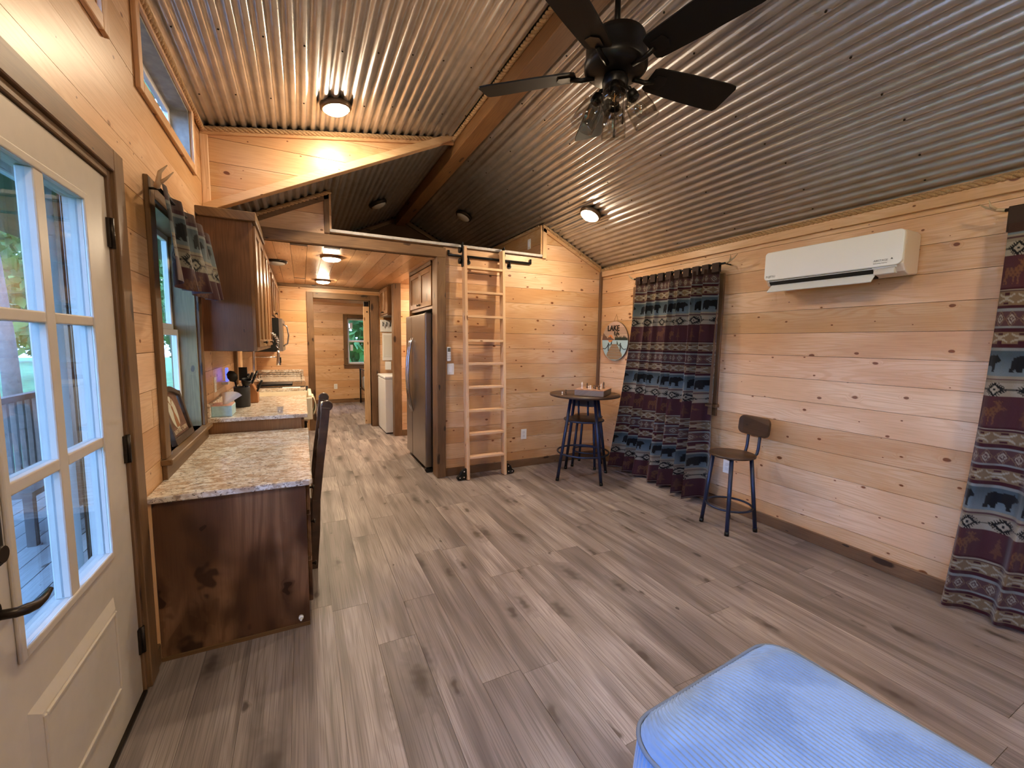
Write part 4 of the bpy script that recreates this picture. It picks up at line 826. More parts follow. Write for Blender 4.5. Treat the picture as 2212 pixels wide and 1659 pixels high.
# ------------------------------------------------------------------ bar table, stools, chess
tc = Vector((2.706, 3.683, 0)); t = thing('bar_table', 'tall round bar table in the corner below the sign', 'table', tuple(tc))
MB().lathe([(.0005, .893), (.36, .893), (.372, .897), (.374, .908), (.370, .916), (.0005, .918)], tc, 48).build('table_top', stoolw, t)
MB().lathe([(.0005, .630), (.20, .630), (.206, .636), (.206, .642), (.20, .645), (.0005, .645)], tc, 36).build('shelf', stoolw, t); MB().tube([tc + Vector((.207 * math.cos(a), .207 * math.sin(a), .636)) for a in np.linspace(0, 2 * PI, 40, endpoint=False)], .010, 8, closed=True).build('shelf_ring', navy_tube, t)
for k in range(4):
    a = k * PI / 2 + .01; u = Vector((math.cos(a), math.sin(a), 0)); MB().tube([tc + u * .175 + Vector((0, 0, .893)), tc + u * .325 + Vector((0, 0, .0))], .0165, 12).build('leg', navy_tube, t); MB().tube([tc + u * .320 + Vector((0, 0, .03)), tc + u * .3255 + Vector((0, 0, 0))], .0185, 12).build('foot_cap', black_metal, t)
MB().tube([tc + Vector((.275 * math.cos(a), .275 * math.sin(a), .285)) for a in np.linspace(0, 2 * PI, 48, endpoint=False)], .010, 8, closed=True).build('foot_ring', navy_tube, t)
def stool(label, loc, rz):
    t = thing('bar_stool', label, 'stool', loc, 'bar stools with wooden backs', rz=rz); L = dict(local=True)
    MB().lathe([(.0005, .583), (.155, .583), (.168, .589), (.170, .598), (.164, .604), (.0005, .602)], (0, 0, 0), 40).build('seat', stoolw, t, **L)
    MB().box(-.09, .13, -.065, -.045, .566, .583).box(-.09, .13, .045, .065, .566, .583).build('seat_bracket', black_metal, t, **L)
    for sx in (-1, 1):
        for sy in (-1, 1):
            p0, p1 = (sx * .095, sy * .095, .583), (sx * .137, sy * .137, 0); MB().tube([p0, p1], .0150, 12).build('leg', navy_tube, t, **L); MB().tube([(sx * .1348, sy * .1348, .03), p1], .0172, 12).build('foot_cap', black_metal, t, **L)
    MB().tube([(.166 * math.cos(a), .166 * math.sin(a), .185) for a in np.linspace(0, 2 * PI, 40, endpoint=False)], .009, 8, closed=True).build('foot_ring', navy_tube, t, **L)
    for sy in (-1, 1): MB().tube([(-.02, sy * .055, .574), (.13, sy * .055, .574), (.165, sy * .055, .58), (.188, sy * .055, .60), (.198, sy * .055, .64), (.212, sy * .055, .80)], .0115, 10).build('back_post', navy_tube, t, **L)
    q = []
    for cx_, cz_, a0 in ((.10, .03, 0), (-.10, .03, PI / 2), (-.10, -.03, PI), (.10, -.03, 3 * PI / 2)): q += [(cx_ + .045 * math.cos(a0 + k * PI / 12), cz_ + .045 * math.sin(a0 + k * PI / 12)) for k in range(7)]
    n = len(q); mb = MB(); vs = []
    for d in (-.011, .011): vs += [(.203 + d + .10 * (z) + .25 * 0 - .8 * y * y + .012, y, .812 + z) for y, z in q]
    mb.add(vs, [tuple(range(n)), tuple(range(2 * n - 1, n - 1, -1))] + [(i, n + i, n + (i + 1) % n, (i + 1) % n) for i in range(n)]); mb.build('backrest', stoolw, t, .003, 2, local=True); return t
stool('bar stool with wooden back standing alone by the curtain', (3.03, 2.155, 0), math.radians(-10)); stool('bar stool tucked behind the round bar table', (3.02, 4.03, 0), math.radians(217))
ca = math.radians(-52); e1 = Vector((math.cos(ca), math.sin(ca), 0)); e2 = Vector((-e1.y, e1.x, 0)); cc = Vector((2.735, 3.575, .9185))
t = thing('chess_box', 'wooden chess board box on the bar table', 'chess board', tuple(cc)); chw = wood('chess_case', 'X', light=(.34, .25, .19), mid=(.26, .18, .13), dark=(.14, .09, .06), knot=(.1, .06, .04), kr=(.001, .01))
MB().obox(cc + Vector((0, 0, .029)), e1 * .152, e2 * .17, (0, 0, .029)).build('case', chw, t, .003); MB().obox(cc + Vector((0, 0, .0595)), e1 * .155, e2 * .173, (0, 0, .0025)).build('board_rim', plain('board_rim', (.42, .20, .10), .35), t)
sq = [plain('square_light', (.62, .40, .24), .35), plain('square_dark', (.20, .08, .04), .35)]
for i in range(8):
    for j in range(8): MB().obox(cc + e1 * ((i - 3.5) * .0335) + e2 * ((j - 3.5) * .0375) + Vector((0, 0, .0625)), e1 * .0166, e2 * .0186, (0, 0, .0006)).build('square', sq[(i + j) % 2], t)
pm = [plain('piece_ivory', (.82, .70, .58), .35), plain('piece_brown', (.12, .07, .04), .35)]
PROF = {'king': [(.013, 0), (.013, .006), (.007, .012), (.006, .038), (.011, .043), (.006, .047), (.009, .058), (.005, .062), (.002, .072)], 'pawn': [(.010, 0), (.010, .005), (.005, .01), (.004, .02), (.007, .023), (.007, .029), (.002, .033)], 'rook': [(.011, 0), (.011, .006), (.007, .01), (.006, .026), (.010, .029), (.010, .037), (.006, .037)], 'bishop': [(.011, 0), (.011, .006), (.006, .012), (.005, .034), (.009, .037), (.007, .048), (.002, .056)]}
def piece(kind, col, p, where): MB().lathe(PROF[kind], p, 14)
BZ = .9185 + .0633
for kd, c, i, j, lab in (('king', 0, -3, -2, 'tall ivory king at the near end of the chess board'), ('bishop', 1, -2, 0, 'brown bishop behind the ivory king'), ('pawn', 0, -.9, -2, 'ivory pawn in the middle of the board'), ('rook', 0, -.4, -1.6, 'ivory rook in the middle of the board'), ('pawn', 1, 0, .6, 'brown pawn near the board centre'), ('rook', 1, .9, -1, 'brown rook on the near board edge'), ('pawn', 1, 1.3, 1.5, 'brown pawn at the far side of the board'), ('pawn', 1, 1.8, -.6, 'small brown pawn between the two rooks'), ('bishop', 0, 2.6, -.6, 'ivory bishop at the wall end of the board'), ('king', 1, 2.8, 1.6, 'tall brown king at the wall end of the board'), ('rook', 1, 2.5, -2.4, 'brown rook at the near corner of the board')):
    p = cc + e1 * (i * .0335) + e2 * (j * .0375); tag(MB().lathe(PROF[kd], (p.x, p.y, BZ), 16).build('chess_' + kd, pm[c]), lab, 'chess piece', 'chess pieces')
for k, (x, y, c) in enumerate(((2.405, 3.66, 0), (2.43, 3.635, 1), (2.45, 3.66, 1))):
    tag(MB().lathe(PROF[('pawn', 'rook', 'bishop')[k]], (x, y, .9185), 16).build('chess_' + ('pawn', 'rook', 'bishop')[k], pm[c]), ('captured ivory pawn on the bar table edge', 'captured brown rook on the bar table edge', 'captured brown bishop on the bar table edge')[k], 'chess piece', 'chess pieces')

# ------------------------------------------------------------------ round sign
sc_, sr = Vector((XR - .001, 3.985, 1.485)), .232
t = thing('round_sign', 'round wooden lake sign hanging in the corner', 'sign', tuple(sc_))
def sgn(y, z, d): return (sc_.x - d, sc_.y - y, sc_.z + z)      # y grows to the viewer's right
def sprism(pts, d0, d1, name, m):
    n = len(pts); mb = MB().add([sgn(y, z, d0) for y, z in pts] + [sgn(y, z, d1) for y, z in pts], [tuple(range(n)), tuple(range(2 * n - 1, n - 1, -1))] + [(i, n + i, n + (i + 1) % n, (i + 1) % n) for i in range(n)]); return mb.build(name, m, t)
circ = lambda r, a0=0, a1=2 * PI, n=48: [(r * math.cos(a), r * math.sin(a)) for a in np.linspace(a0, a1, n, endpoint=a1 - a0 < 6)]
sprism(circ(sr), .004, .020, 'disc', plain('sign_edge', (.09, .06, .04), .6))
wash = wood('whitewashed', 'Y', light=(.62, .45, .34), mid=(.53, .36, .26), dark=(.42, .28, .2), knot=(.3, .2, .15), kr=(.001, .01))
for k in range(3):
    z0 = .013 + k * .074; z1 = min(sr, z0 + .073); p = [(math.sqrt(max(0, sr ** 2 - z ** 2)) * .995, z) for z in np.linspace(z0, z1 - .0005 if z1 < sr else sr - .001, 8)]; sprism(p + [(-y, z) for y, z in p[::-1]], .020, .0215, 'sky_board', wash)
p = [(math.sqrt(sr ** 2 - z ** 2) * .995, z) for z in np.linspace(.012, -.231, 26)]; sprism(p + [(-y, z) for y, z in p[::-1]], .020, .0215, 'water', plain('sign_water', (.42, .60, .62), .6))
sprism([(y - .075, z + .03) for y, z in circ(.045, 0, 2 * PI, 24)], .0216, .0225, 'sun', plain('sign_sun', (.72, .26, .08), .6))
hw = math.sqrt(sr ** 2 - .012 ** 2) * .99
sprism([(-hw, .012), (0, .012), (-.03, .03), (-.05, .035), (-.075, .062), (-.09, .045), (-.11, .05), (-.125, .03), (-.165, .065), (-.175, .063), (-.208, .100)], .0226, .0236, 'mountains', plain('sign_mountain', (.16, .085, .06), .7))
tr = [(.005, .012), (.005, .03), (.012, .06)]
x = .02
for k in range(9): h = random.uniform(.048, .072); tr += [(x, .035), (x + .010, h), (x + .02, .037)]; x += .0205
tr = [p for p in tr if p[0] ** 2 + p[1] ** 2 < (sr * .985) ** 2] + [(hw * .99, .055) if False else (math.sqrt((sr * .98) ** 2 - .04 ** 2), .04), (hw, .012)]
sprism(tr, .0226, .0236, 'pine_trees', plain('sign_pines', (.018, .03, .025), .7))
for k in range(7):
    z1 = -.035 - k * .026 - k * k * .0008; z0 = -.035 - (k + 1) * .026 - (k + 1) ** 2 * .0008 + .002
    w1, w0 = .043 + (-.035 - z1) * .78, .043 + (-.035 - z0) * .78; lim = lambda w, z: min(w, math.sqrt(max(1e-6, (sr * .985) ** 2 - z * z)))
    if z0 > -.228: sprism([(-lim(w0, z0), z0), (lim(w0, z0), z0), (lim(w1, z1), z1), (-lim(w1, z1), z1)], .0216, .0228, 'dock_plank', plain('sign_dock', (.30, .20, .115), .7))
sgd = plain('sign_grey', (.045, .06, .065), .6)
for s in (-1, 1):
    sprism([(s * .052, -.04), (s * .044, -.04), (s * .044, .0), (s * .052, .0)], .0226, .025, 'dock_post', sgd); sprism([(s * .115, -.12), (s * .100, -.12), (s * .100, -.02), (s * .115, -.02)], .0226, .025, 'dock_post', sgd)
    MB().tube([sgn(s * y, z, .024) for y, z in ((.048, -.01), (.065, -.04), (.085, -.05), (.107, -.03))], .004, 6).build('dock_rope', sgd, t); MB().tube([sgn(s * y, z, .024) for y, z in ((.107, -.035), (.135, -.075), (.17, -.095), (.205, -.088))], .0045, 6).build('dock_rope', sgd, t)
blk = plain('sign_black', (.012, .008, .008), .5)
text('lettering', 'LAKE', blk, t, sgn(-.025, .150, .024), (0, -1, 0), (0, 0, 1), .092, .003, True)
def stroke(pts, r=.0036): MB().tube([sgn(y * 1.15 - .002, z + .015, .025) for y, z in pts], r, 6).build('script_stroke', blk, t)
stroke([(-.005, .062), (.006, .085), (.008, .10), (.001, .10), (-.004, .07), (.003, .053), (.014, .062)]); stroke([(.018, .075), (.017, .058), (.024, .053), (.032, .062)]); stroke([(.018, .086), (.019, .088)]); stroke([(.034, .045), (.037, .07), (.042, .096), (.049, .10), (.045, .085), (.036, .05), (.030, .03)]); stroke([(.028, .072), (.052, .075)]); stroke([(.055, .066), (.068, .072), (.066, .082), (.057, .078), (.055, .062), (.064, .055), (.076, .064)])
MB().tube([sgn(-.04, sr * .98, .012), sgn(0, sr + .085, .004), sgn(.04, sr * .98, .012)], .0022, 6).build('hanging_cord', rope_m, t)

# ------------------------------------------------------------------ wall air conditioner
t = thing('air_conditioner', 'white split air conditioner mounted high on the pine wall', 'air conditioner', (XR, 1.66, 1.9))
a0, a1 = 1.25, 2.075
MB().prism([(XR - .002, 1.895), (XR - .002, 2.135), (XR - .04, 2.142), (XR - .19, 2.142), (XR - .195, 1.945), (XR - .165, 1.905), (XR - .10, 1.885)], 'Y', a0, a1).build('body', ac_side, t, .012, 3)
q = []
for cy_, cz_, s0 in ((a1 - .025, 2.12, 0), (a0 + .025, 2.12, PI / 2), (a0 + .035, 1.975, PI), (a1 - .025, 1.965, 3 * PI / 2)):
    rr = .025 if cz_ != 1.975 else .035; q += [(cy_ + rr * math.cos(s0 + k * PI / 12), cz_ + rr * math.sin(s0 + k * PI / 12)) for k in range(7)]
MB().prism(q, 'X', XR - .212, XR - .188).build('front_panel', ac_white, t, .005, 3)
MB().prism([(XR - .1975, 1.936), (XR - .167, 1.899), (XR - .11, 1.881), (XR - .11, 1.90), (XR - .16, 1.925), (XR - .19, 1.944)], 'Y', 1.40, 2.045).build('outlet', dark_gap, t)
MB().obox((XR - .190, 1.715, 1.882), (.030, 0, .030), (0, .325, 0), (-.003, 0, .003)).build('flap', plain('flap_grey', (.74, .77, .78), .4), t, .002); bx('lower_trim', ac_white, t, XR - .196, XR - .186, a0 + .03, a1 - .02, 1.930, 1.944, .003)
bx('display', plain('display_grey', (.66, .64, .60), .4), t, XR - .192, XR - .15, a0 + .04, 1.395, 1.895, 1.932, .004); bx('indicator', whitepl, t, XR - .194, XR - .19, 1.375, 1.383, 1.918, 1.924)
acp = plain('ac_print', (.10, .10, .11), .6)
text('lettering', 'FUJITSU', acp, t, (XR - .2125, 2.025, 1.965), (0, -1, 0), (0, 0, 1), .020, .0004); text('lettering', 'AIRSTAGE', acp, t, (XR - .2125, 1.355, 1.975), (0, -1, 0), (0, 0, 1), .016, .0004, shear=.2); text('fine_print', 'heat pump inverter', acp, t, (XR - .2125, 1.355, 1.960), (0, -1, 0), (0, 0, 1), .009, .0003)
MB().prism([(1.293, 1.976), (1.305, 1.976), (1.299, 1.986)], 'X', XR - .2135, XR - .212).build('emblem', acp, t)

# ------------------------------------------------------------------ ceiling fan
fc = Vector((1.385, 1.72, 0)); t = thing('ceiling_fan', 'black five-blade ceiling fan with clear glass shades', 'ceiling fan', (fc.x, fc.y, 3.175))
MB().lathe([(.066, 3.174), (.066, 3.13), (.03, 3.10), (.016, 3.09)], fc, 24).build('canopy', fanblack, t); MB().tube([fc + Vector((0, 0, 3.10)), fc + Vector((0, 0, 2.90))], .0135, 14).build('downrod', fanblack, t)
MB().lathe([(.02, 2.935), (.03, 2.92), (.10, 2.912), (.132, 2.89), (.142, 2.86), (.142, 2.79), (.148, 2.785), (.148, 2.755), (.125, 2.735), (.06, 2.725), (.0005, 2.725)], fc, 40).build('motor_housing', fanblack, t); MB().lathe([(.055, 2.728), (.062, 2.70), (.058, 2.655), (.03, 2.64), (.0005, 2.638)], fc, 28).build('switch_housing', fanblack, t)
for k in range(5):
    a = math.radians(-7 + 72 * k); u = Vector((math.cos(a), math.sin(a), 0)); v = Vector((-u.y, u.x, 0)); pw_ = Vector((0, 0, 1)); vt = (v * math.cos(.24) - pw_ * math.sin(.24)); nn = u.cross(vt)
    c0 = fc + Vector((0, 0, 2.752)); pts = [(.19, .055), (.21, .068), (.40, .080), (.62, .086), (.665, .082), (.675, .068), (.675, -.068), (.665, -.082), (.62, -.086), (.40, -.080), (.21, -.068), (.19, -.055)]
    n = len(pts); mb = MB().add([c0 + u * r + vt * w + nn * d for d in (-.003, .004) for r, w in pts], [tuple(range(n)), tuple(range(2 * n - 1, n - 1, -1))] + [(i, n + i, n + (i + 1) % n, (i + 1) % n) for i in range(n)]); b = mb.build('blade', fanblade, t)
    mb = MB(); mb.tube([c0 + u * .10 - pw_ * .018, c0 + u * .16 - pw_ * .022, c0 + u * .215 - pw_ * .008], [.012, .011, .012], 8); n2 = [(.195, .0), (.215, .032), (.27, .035), (.285, 0), (.27, -.035), (.215, -.032)]; m2 = len(n2)
    mb.add([c0 + u * r + vt * w + nn * d for d in (-.009, -.003) for r, w in n2], [tuple(range(m2)), tuple(range(2 * m2 - 1, m2 - 1, -1))] + [(i, m2 + i, m2 + (i + 1) % m2, (i + 1) % m2) for i in range(m2)]); mb.build('blade_iron', fanblack, b)
fil = plain('filament', (.8, .35, .08), .5)  # orange filament glow painted as base colour, without emission
for k in range(4):
    a = math.radians(231 + 90 * k); u = Vector((math.cos(a), math.sin(a), 0)); ax = (u * .50 - Vector((0, 0, .86))).normalized(); b0 = fc + u * .05 + Vector((0, 0, 2.67)); s0 = fc + u * .075 + Vector((0, 0, 2.645))
    ar = MB().tube([b0, fc + u * .068 + Vector((0, 0, 2.665)), s0], .010, 10).lathe([(.022, -.005), (.026, .01), (.026, .035), (.02, .04)], s0, 18, ax).build('lamp_arm', fanblack, t)
    MB().lathe([(.024, .020), (.042, .026), (.053, .045), (.060, .10), (.062, .158), (.060, .158), (.058, .10), (.051, .047), (.040, .029), (.024, .023)], s0, 28, ax).build('glass_shade', shade_glass, ar)
    MB().lathe([(.012, .035), (.013, .055), (.024, .08), (.028, .10), (.024, .12), (.010, .131), (.0005, .133)], s0, 20, ax).build('bulb', shade_glass, ar); e = ax.cross(u.cross(ax)).normalized(); f2 = ax.cross(e)
    MB().tube([s0 + ax * .06, s0 + ax * .075 + e * .008, s0 + ax * .11 - e * .008, s0 + ax * .112 + f2 * .008, s0 + ax * .075 - f2 * .008], .0012, 5).build('filament', fil, ar)
for dx, dy, z in ((-.02, -.03, 2.43), (.045, -.01, 2.515)):
    c = MB().tube([fc + Vector((dx, dy, 2.66)), fc + Vector((dx, dy, z + .04))], .0016, 6).build('pull_chain', bronze, t); MB().lathe([(.001, .045), (.004, .03), (.006, .008), (.003, 0)], fc + Vector((dx, dy, z)), 10).build('fob', bronze, c)

# ------------------------------------------------------------------ ottoman
t = thing('ottoman', 'large pale blue corduroy ottoman in the foreground', 'ottoman', (1.125, .33, 0)); oa = math.radians(4.2)
OW, OD, OH = .705, .96, .455
def rr_outline(w, d, r, n=14):
    out = []
    for cx_, cy_, s0 in ((w / 2 - r, d / 2 - r, 0), (-w / 2 + r, d / 2 - r, PI / 2), (-w / 2 + r, -d / 2 + r, PI), (w / 2 - r, -d / 2 + r, 3 * PI / 2)): out += [(cx_ + r * math.cos(s0 + PI / 2 * k / n), cy_ + r * math.sin(s0 + PI / 2 * k / n)) for k in range(n + 1)]
    return out
co, so = math.cos(oa), math.sin(oa)
def ow(x, y, z): return (1.125 + x * co - y * so, .33 + x * so + y * co, z)
WALE = .0142
nx = int(OW / WALE * 8); nyy = 60; X = np.linspace(-1, 1, nx); Yv = np.linspace(-1, 1, nyy); P = np.zeros((nyy, nx, 3)); r_ = .10
for j, y in enumerate(Yv):
    yy = y * OD / 2; dyc = max(0, abs(yy) - (OD / 2 - r_)); half = OW / 2 - r_ + math.sqrt(max(0, r_ ** 2 - dyc ** 2)); xx = X * half
    ed = np.minimum(half - np.abs(xx), OD / 2 - abs(yy)); cz = OH - .03 * np.exp(-np.maximum(ed, 0) / .03) + .012 * (1 - (xx / (OW / 2)) ** 2) * (1 - y ** 2) + .0055 * np.abs(np.sin(PI * xx / WALE)) ** .6 + .004 * np.sin(7 * xx + 3) * np.sin(5 * yy)
    P[j, :, 0] = 1.125 + xx * co - yy * so; P[j, :, 1] = .33 + xx * so + yy * co; P[j, :, 2] = cz
grid_mesh('top_cushion', P, cord_m, t)
ol = rr_outline(OW, OD, r_, 16); dense = []
for (a, b), (c, d) in zip(ol, ol[1:] + ol[:1]):
    m = max(1, int(math.hypot(c - a, d - b) / .0016)); dense += [(a + (c - a) * i / m, b + (d - b) * i / m) for i in range(m)]
dense = np.array(dense); dl = np.concatenate([[0], np.cumsum(np.hypot(*np.diff(dense, axis=0).T))]); nrm = np.roll(dense, -1, 0) - np.roll(dense, 1, 0); nrm = np.stack([nrm[:, 1], -nrm[:, 0]], 1); nrm /= np.linalg.norm(nrm, axis=1)[:, None]
zz = np.linspace(.05, OH - .028, 14); P = np.zeros((14, len(dense), 3))
for i, z in enumerate(zz):
    bul = .012 * math.sin(PI * (z - .05) / (OH - .078)) + .0055 * np.abs(np.sin(PI * dl / WALE)) ** .6; q = dense + nrm * bul[:, None]; P[i, :, 0] = 1.125 + q[:, 0] * co - q[:, 1] * so; P[i, :, 1] = .33 + q[:, 0] * so + q[:, 1] * co; P[i, :, 2] = z
grid_mesh('side_cushion', P, cord_m, t, wrap=True)
MB().tube([ow(a, b, OH - .028) for a, b in rr_outline(OW + .008, OD + .008, r_, 10)], .006, 8, closed=True).build('piping', plain('piping_grey', (.15, .19, .27), .8), t)
MB().prism([ow(a, b, 0)[:2] for a, b in rr_outline(OW - .03, OD - .03, r_ - .015, 8)], 'Z', .045, .07).build('base_board', dark_gap, t)
for sx in (-1, 1):
    for sy in (-1, 1): p = ow(sx * (OW / 2 - .09), sy * (OD / 2 - .09), 0); MB().lathe([(.02, 0), (.026, .05)], p, 14).build('foot', blackpl, t)

# ------------------------------------------------------------------ lodge curtains, woven bands with bears, moose and diamonds
def inpoly(x, y, poly):
    r = np.zeros(x.shape, bool); n = len(poly)
    for i in range(n):
        (x0, y0), (x1, y1) = poly[i], poly[(i + 1) % n]
        c = (y0 > y) != (y1 > y); r ^= c & (x < (x1 - x0) * (y - y0) / (y1 - y0 + 1e-12) + x0)
    return r
BEAR = [(.05, .55), (.10, .80), (.25, .92), (.45, .88), (.62, .95), (.74, .90), (.80, .97), (.84, .88), (.93, .78), (1.0, .66), (.97, .58), (.86, .56), (.78, .45), (.76, .10), (.80, .0), (.64, .0), (.62, .30), (.55, .36), (.40, .34), (.36, .10), (.38, .0), (.22, .0), (.20, .2), (.14, .10), (.16, .0), (.03, .0), (.04, .25)]
MOOSE = [(.10, .60), (.20, .66), (.45, .62), (.60, .72), (.66, .80), (.58, .84), (.52, .95), (.60, .90), (.64, .97), (.68, .88), (.72, .98), (.76, .88), (.84, .95), (.80, .84), (.76, .80), (.90, .68), (.95, .60), (.90, .54), (.80, .60), (.74, .50), (.66, .36), (.66, .0), (.61, .0), (.58, .30), (.50, .32), (.48, .0), (.43, .0), (.42, .30), (.24, .34), (.22, .18), (.24, .0), (.19, .0), (.15, .20), (.14, .0), (.09, .0), (.10, .35)]
PINE_T = [(0.5, 1), (.62, .78), (.55, .78), (.72, .52), (.6, .52), (.85, .22), (.56, .22), (.56, 0), (.44, 0), (.44, .22), (.15, .22), (.4, .52), (.28, .52), (.45, .78), (.38, .78)]
C_ = dict(red=(.105, .034, .042), dred=(.065, .012, .022), cream=(.46, .41, .32), tan=(.27, .185, .105), lblue=(.21, .27, .30), blue=(.085, .125, .15), black=(.010, .012, .016), plum=(.12, .055, .06), brown=(.065, .032, .025), gold=(.27, .13, .05))
BANDS = [(n_, h_ * .86) for n_, h_ in [('stripe', .026), ('moose', .185), ('cream_d', .085), ('ctan', .04), ('bears', .15), ('lb', .018), ('rs', .022), ('tanx', .075), ('rs', .02), ('lb', .012), ('plumd', .088), ('lb', .016), ('rs', .02), ('tanx', .08)]]
PERIOD = sum(h for _, h in BANDS)
def lodge(u, v, brown_from=None):
    """colour of the cloth at u (across) and v (height above the start of a repeat)"""
    col = np.zeros(u.shape + (3,)); w = np.mod(v, PERIOD); b0 = 0.0
    def put(m, c, k=1.0): col[m] = col[m] * (1 - k) + np.array(C_[c]) * k
    for nm, h in BANDS:
        m = (w >= b0) & (w < b0 + h); y = (w - b0) / h; b0 += h
        if not m.any(): continue
        if nm == 'stripe': put(m, 'dred'); put(m & (y > .25) & (y < .6), 'cream', .85)
        elif nm == 'moose':
            put(m, 'red'); x = np.mod(u, .30) / .155
            q = m & (x < 1); q2 = q & inpoly(x, (y - .08) / .84, MOOSE); put(q2, 'gold', .62)
            inner = q2 & (np.sin(x * 40) * np.sin(y * 30) > .35); put(inner, 'red', .7)
            x2 = (np.mod(u, .30) - .185) / .07; put(m & (x2 > 0) & (x2 < 1) & inpoly(x2, (y - .08) / .75, PINE_T), 'gold', .4)
        elif nm == 'cream_d':
            put(m, 'cream'); x = np.mod(u, .15) - .075; yy = (y - .5) * h; d = np.abs(x) / .048 + np.abs(yy) / .036
            sp = np.abs(x) / .066 + np.abs(yy) / .052; put(m & (np.abs(yy) < .0035), 'black', .8); put(m & (sp < 1) & (np.mod(np.abs(x) - np.abs(yy), .016) < .008), 'black'); put(m & (d < 1), 'black'); put(m & (d < .62), 'cream'); put(m & (np.abs(x) < .006) & (np.abs(yy) < .006), 'black')
        elif nm == 'ctan': put(m, 'cream', .8); put(m, 'tan', .4); put(m & (y > .35) & (y < .6), 'plum'); put(m & (y > .6), 'cream', .5)
        elif nm == 'bears':
            k = np.clip((y - .1) / .7, 0, 1)[..., None]; g = np.array(C_['lblue']) * (1 - k) + np.array(C_['blue']) * k; col[m] = g[m]
            x = np.mod(u + .06, .185) / .145; put(m & (x < 1) & inpoly(x, (y - .14) / .74, BEAR), 'black')
        elif nm == 'lb': put(m, 'lblue'); put(m, 'cream', .35)
        elif nm == 'rs': put(m, 'dred')
        elif nm == 'tanx':
            put(m, 'tan'); x = np.mod(u, .105) - .0525; yy = (y - .5) * 2
            for s in (-1, 1): put(m & (np.abs(yy * s - (.18 + .62 * (np.abs(x) / .05) ** 2)) < .15) & (np.abs(x) < .046), 'cream'); put(m & (np.abs(x) < .016) & (np.abs(yy * s - .68) < .17), 'dred')
        elif nm == 'plumd':
            put(m, 'plum'); x = np.mod(u, .066) - .033; yy = (y - .5) * h; d = np.abs(x) / .026 + np.abs(yy) / .034; put(m & (np.abs(d - 1.15) < .10), 'tan', .8); put(m & (d < .8) & (d > .5), 'cream', .9); put(m & (d < .25), 'cream', .9)
    return col
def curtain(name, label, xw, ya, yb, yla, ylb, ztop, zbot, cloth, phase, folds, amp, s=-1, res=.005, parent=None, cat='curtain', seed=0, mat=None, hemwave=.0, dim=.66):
    """ya..yb top edge, yla..ylb bottom edge (in the order the cloth's u runs)"""
    r2 = np.random.default_rng(seed); nu, nv = int(cloth / res), int((ztop - zbot) / res); U, V = np.meshgrid(np.linspace(0, 1, nu), np.linspace(0, 1, nv))
    ph = np.cumsum(r2.uniform(.75, 1.3, nu)); ph = ph / ph[-1]
    w = U * .0 + np.interp(U[0], np.linspace(0, 1, nu), ph)[None, :]
    warp = w + .014 * np.sin(2 * PI * (w * 3.3 + .2)) ; k = 2 * PI * folds * warp
    A = amp * (.42 + .75 * V ** .7) * (1 + .35 * np.sin(5.1 * U + seed)); off = A * (np.sin(k) + .25 * np.sin(2.1 * k + 3 * V + seed))
    ytop = ya + (yb - ya) * U; ybot = yla + (ylb - yla) * U; e = V ** 1.9
    Yc = ytop * (1 - e) + ybot * e + .45 * A * np.cos(k) * np.sign(yb - ya) * .6
    X = xw + s * (.02 + off + .0) + s * .03 * V; Z = ztop + (zbot - ztop) * V + hemwave * np.sin(k * .5 + 1) * V
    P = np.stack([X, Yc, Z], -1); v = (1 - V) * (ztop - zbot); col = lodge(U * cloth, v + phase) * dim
    col[(V * (ztop - zbot)) < .05] = np.array(C_['brown']) * .8
    return grid_mesh(name, P, mat or weave, parent, col)
brown_m = plain('curtain_tab_brown', (.036, .02, .016), .95)
def antler(t, p, d):
    am = plain('antler_bone', (.50, .38, .25), .6); p = Vector(p); d = Vector(d)
    h = MB().tube([p, p + d * .03 + Vector((0, 0, .008)), p + d * .07 + Vector((0, 0, .03)), p + d * .10 + Vector((0, 0, .055))], [.010, .009, .006, .002], 8)
    h.tube([p + d * .03 + Vector((0, 0, .008)), p + d * .05 + Vector((-.02, 0, .03)), p + d * .055 + Vector((-.03, 0, .06))], [.007, .005, .0015], 8); h.build('antler', am, t)
# curtain beside the sign
xr_ = XR - .085
t = thing('curtain_rod', 'dark curtain rod with antler ends beside the sign', 'curtain rod', (xr_, 3.15, 2.16)); MB().tube([(xr_, 2.50, 2.155), (xr_, 3.62, 2.155)], .009, 10).build('rod', black_metal, t)
for y in (2.52, 3.60): MB().tube([(xr_, y, 2.155), (XR - .003, y, 2.15)], .006, 8).build('bracket', black_metal, t)
antler(t, (xr_, 3.62, 2.157), (0, 1, 0)); antler(t, (xr_, 2.50, 2.157), (0, -1, 0))
t = thing('curtain', 'full length bear and moose curtain between sign and stool', 'curtain', (xr_, 3.15, 0), 'lodge curtains')
curtain('panel', '', xr_ + .02, 3.575, 2.565, 3.84, 2.555, 2.125, .022, 1.80, 0.0, 7.0, .066, seed=3, parent=t)
for k in range(10):
    y = 3.55 - k * .955 / 9; MB().box(xr_ - .016, xr_ - .011, y - .036, y + .036, 2.09, 2.165).box(xr_ + .011, xr_ + .016, y - .036, y + .036, 2.09, 2.165).box(xr_ - .016, xr_ + .016, y - .036, y + .036, 2.164, 2.169).build('tab', brown_m, t, .002)
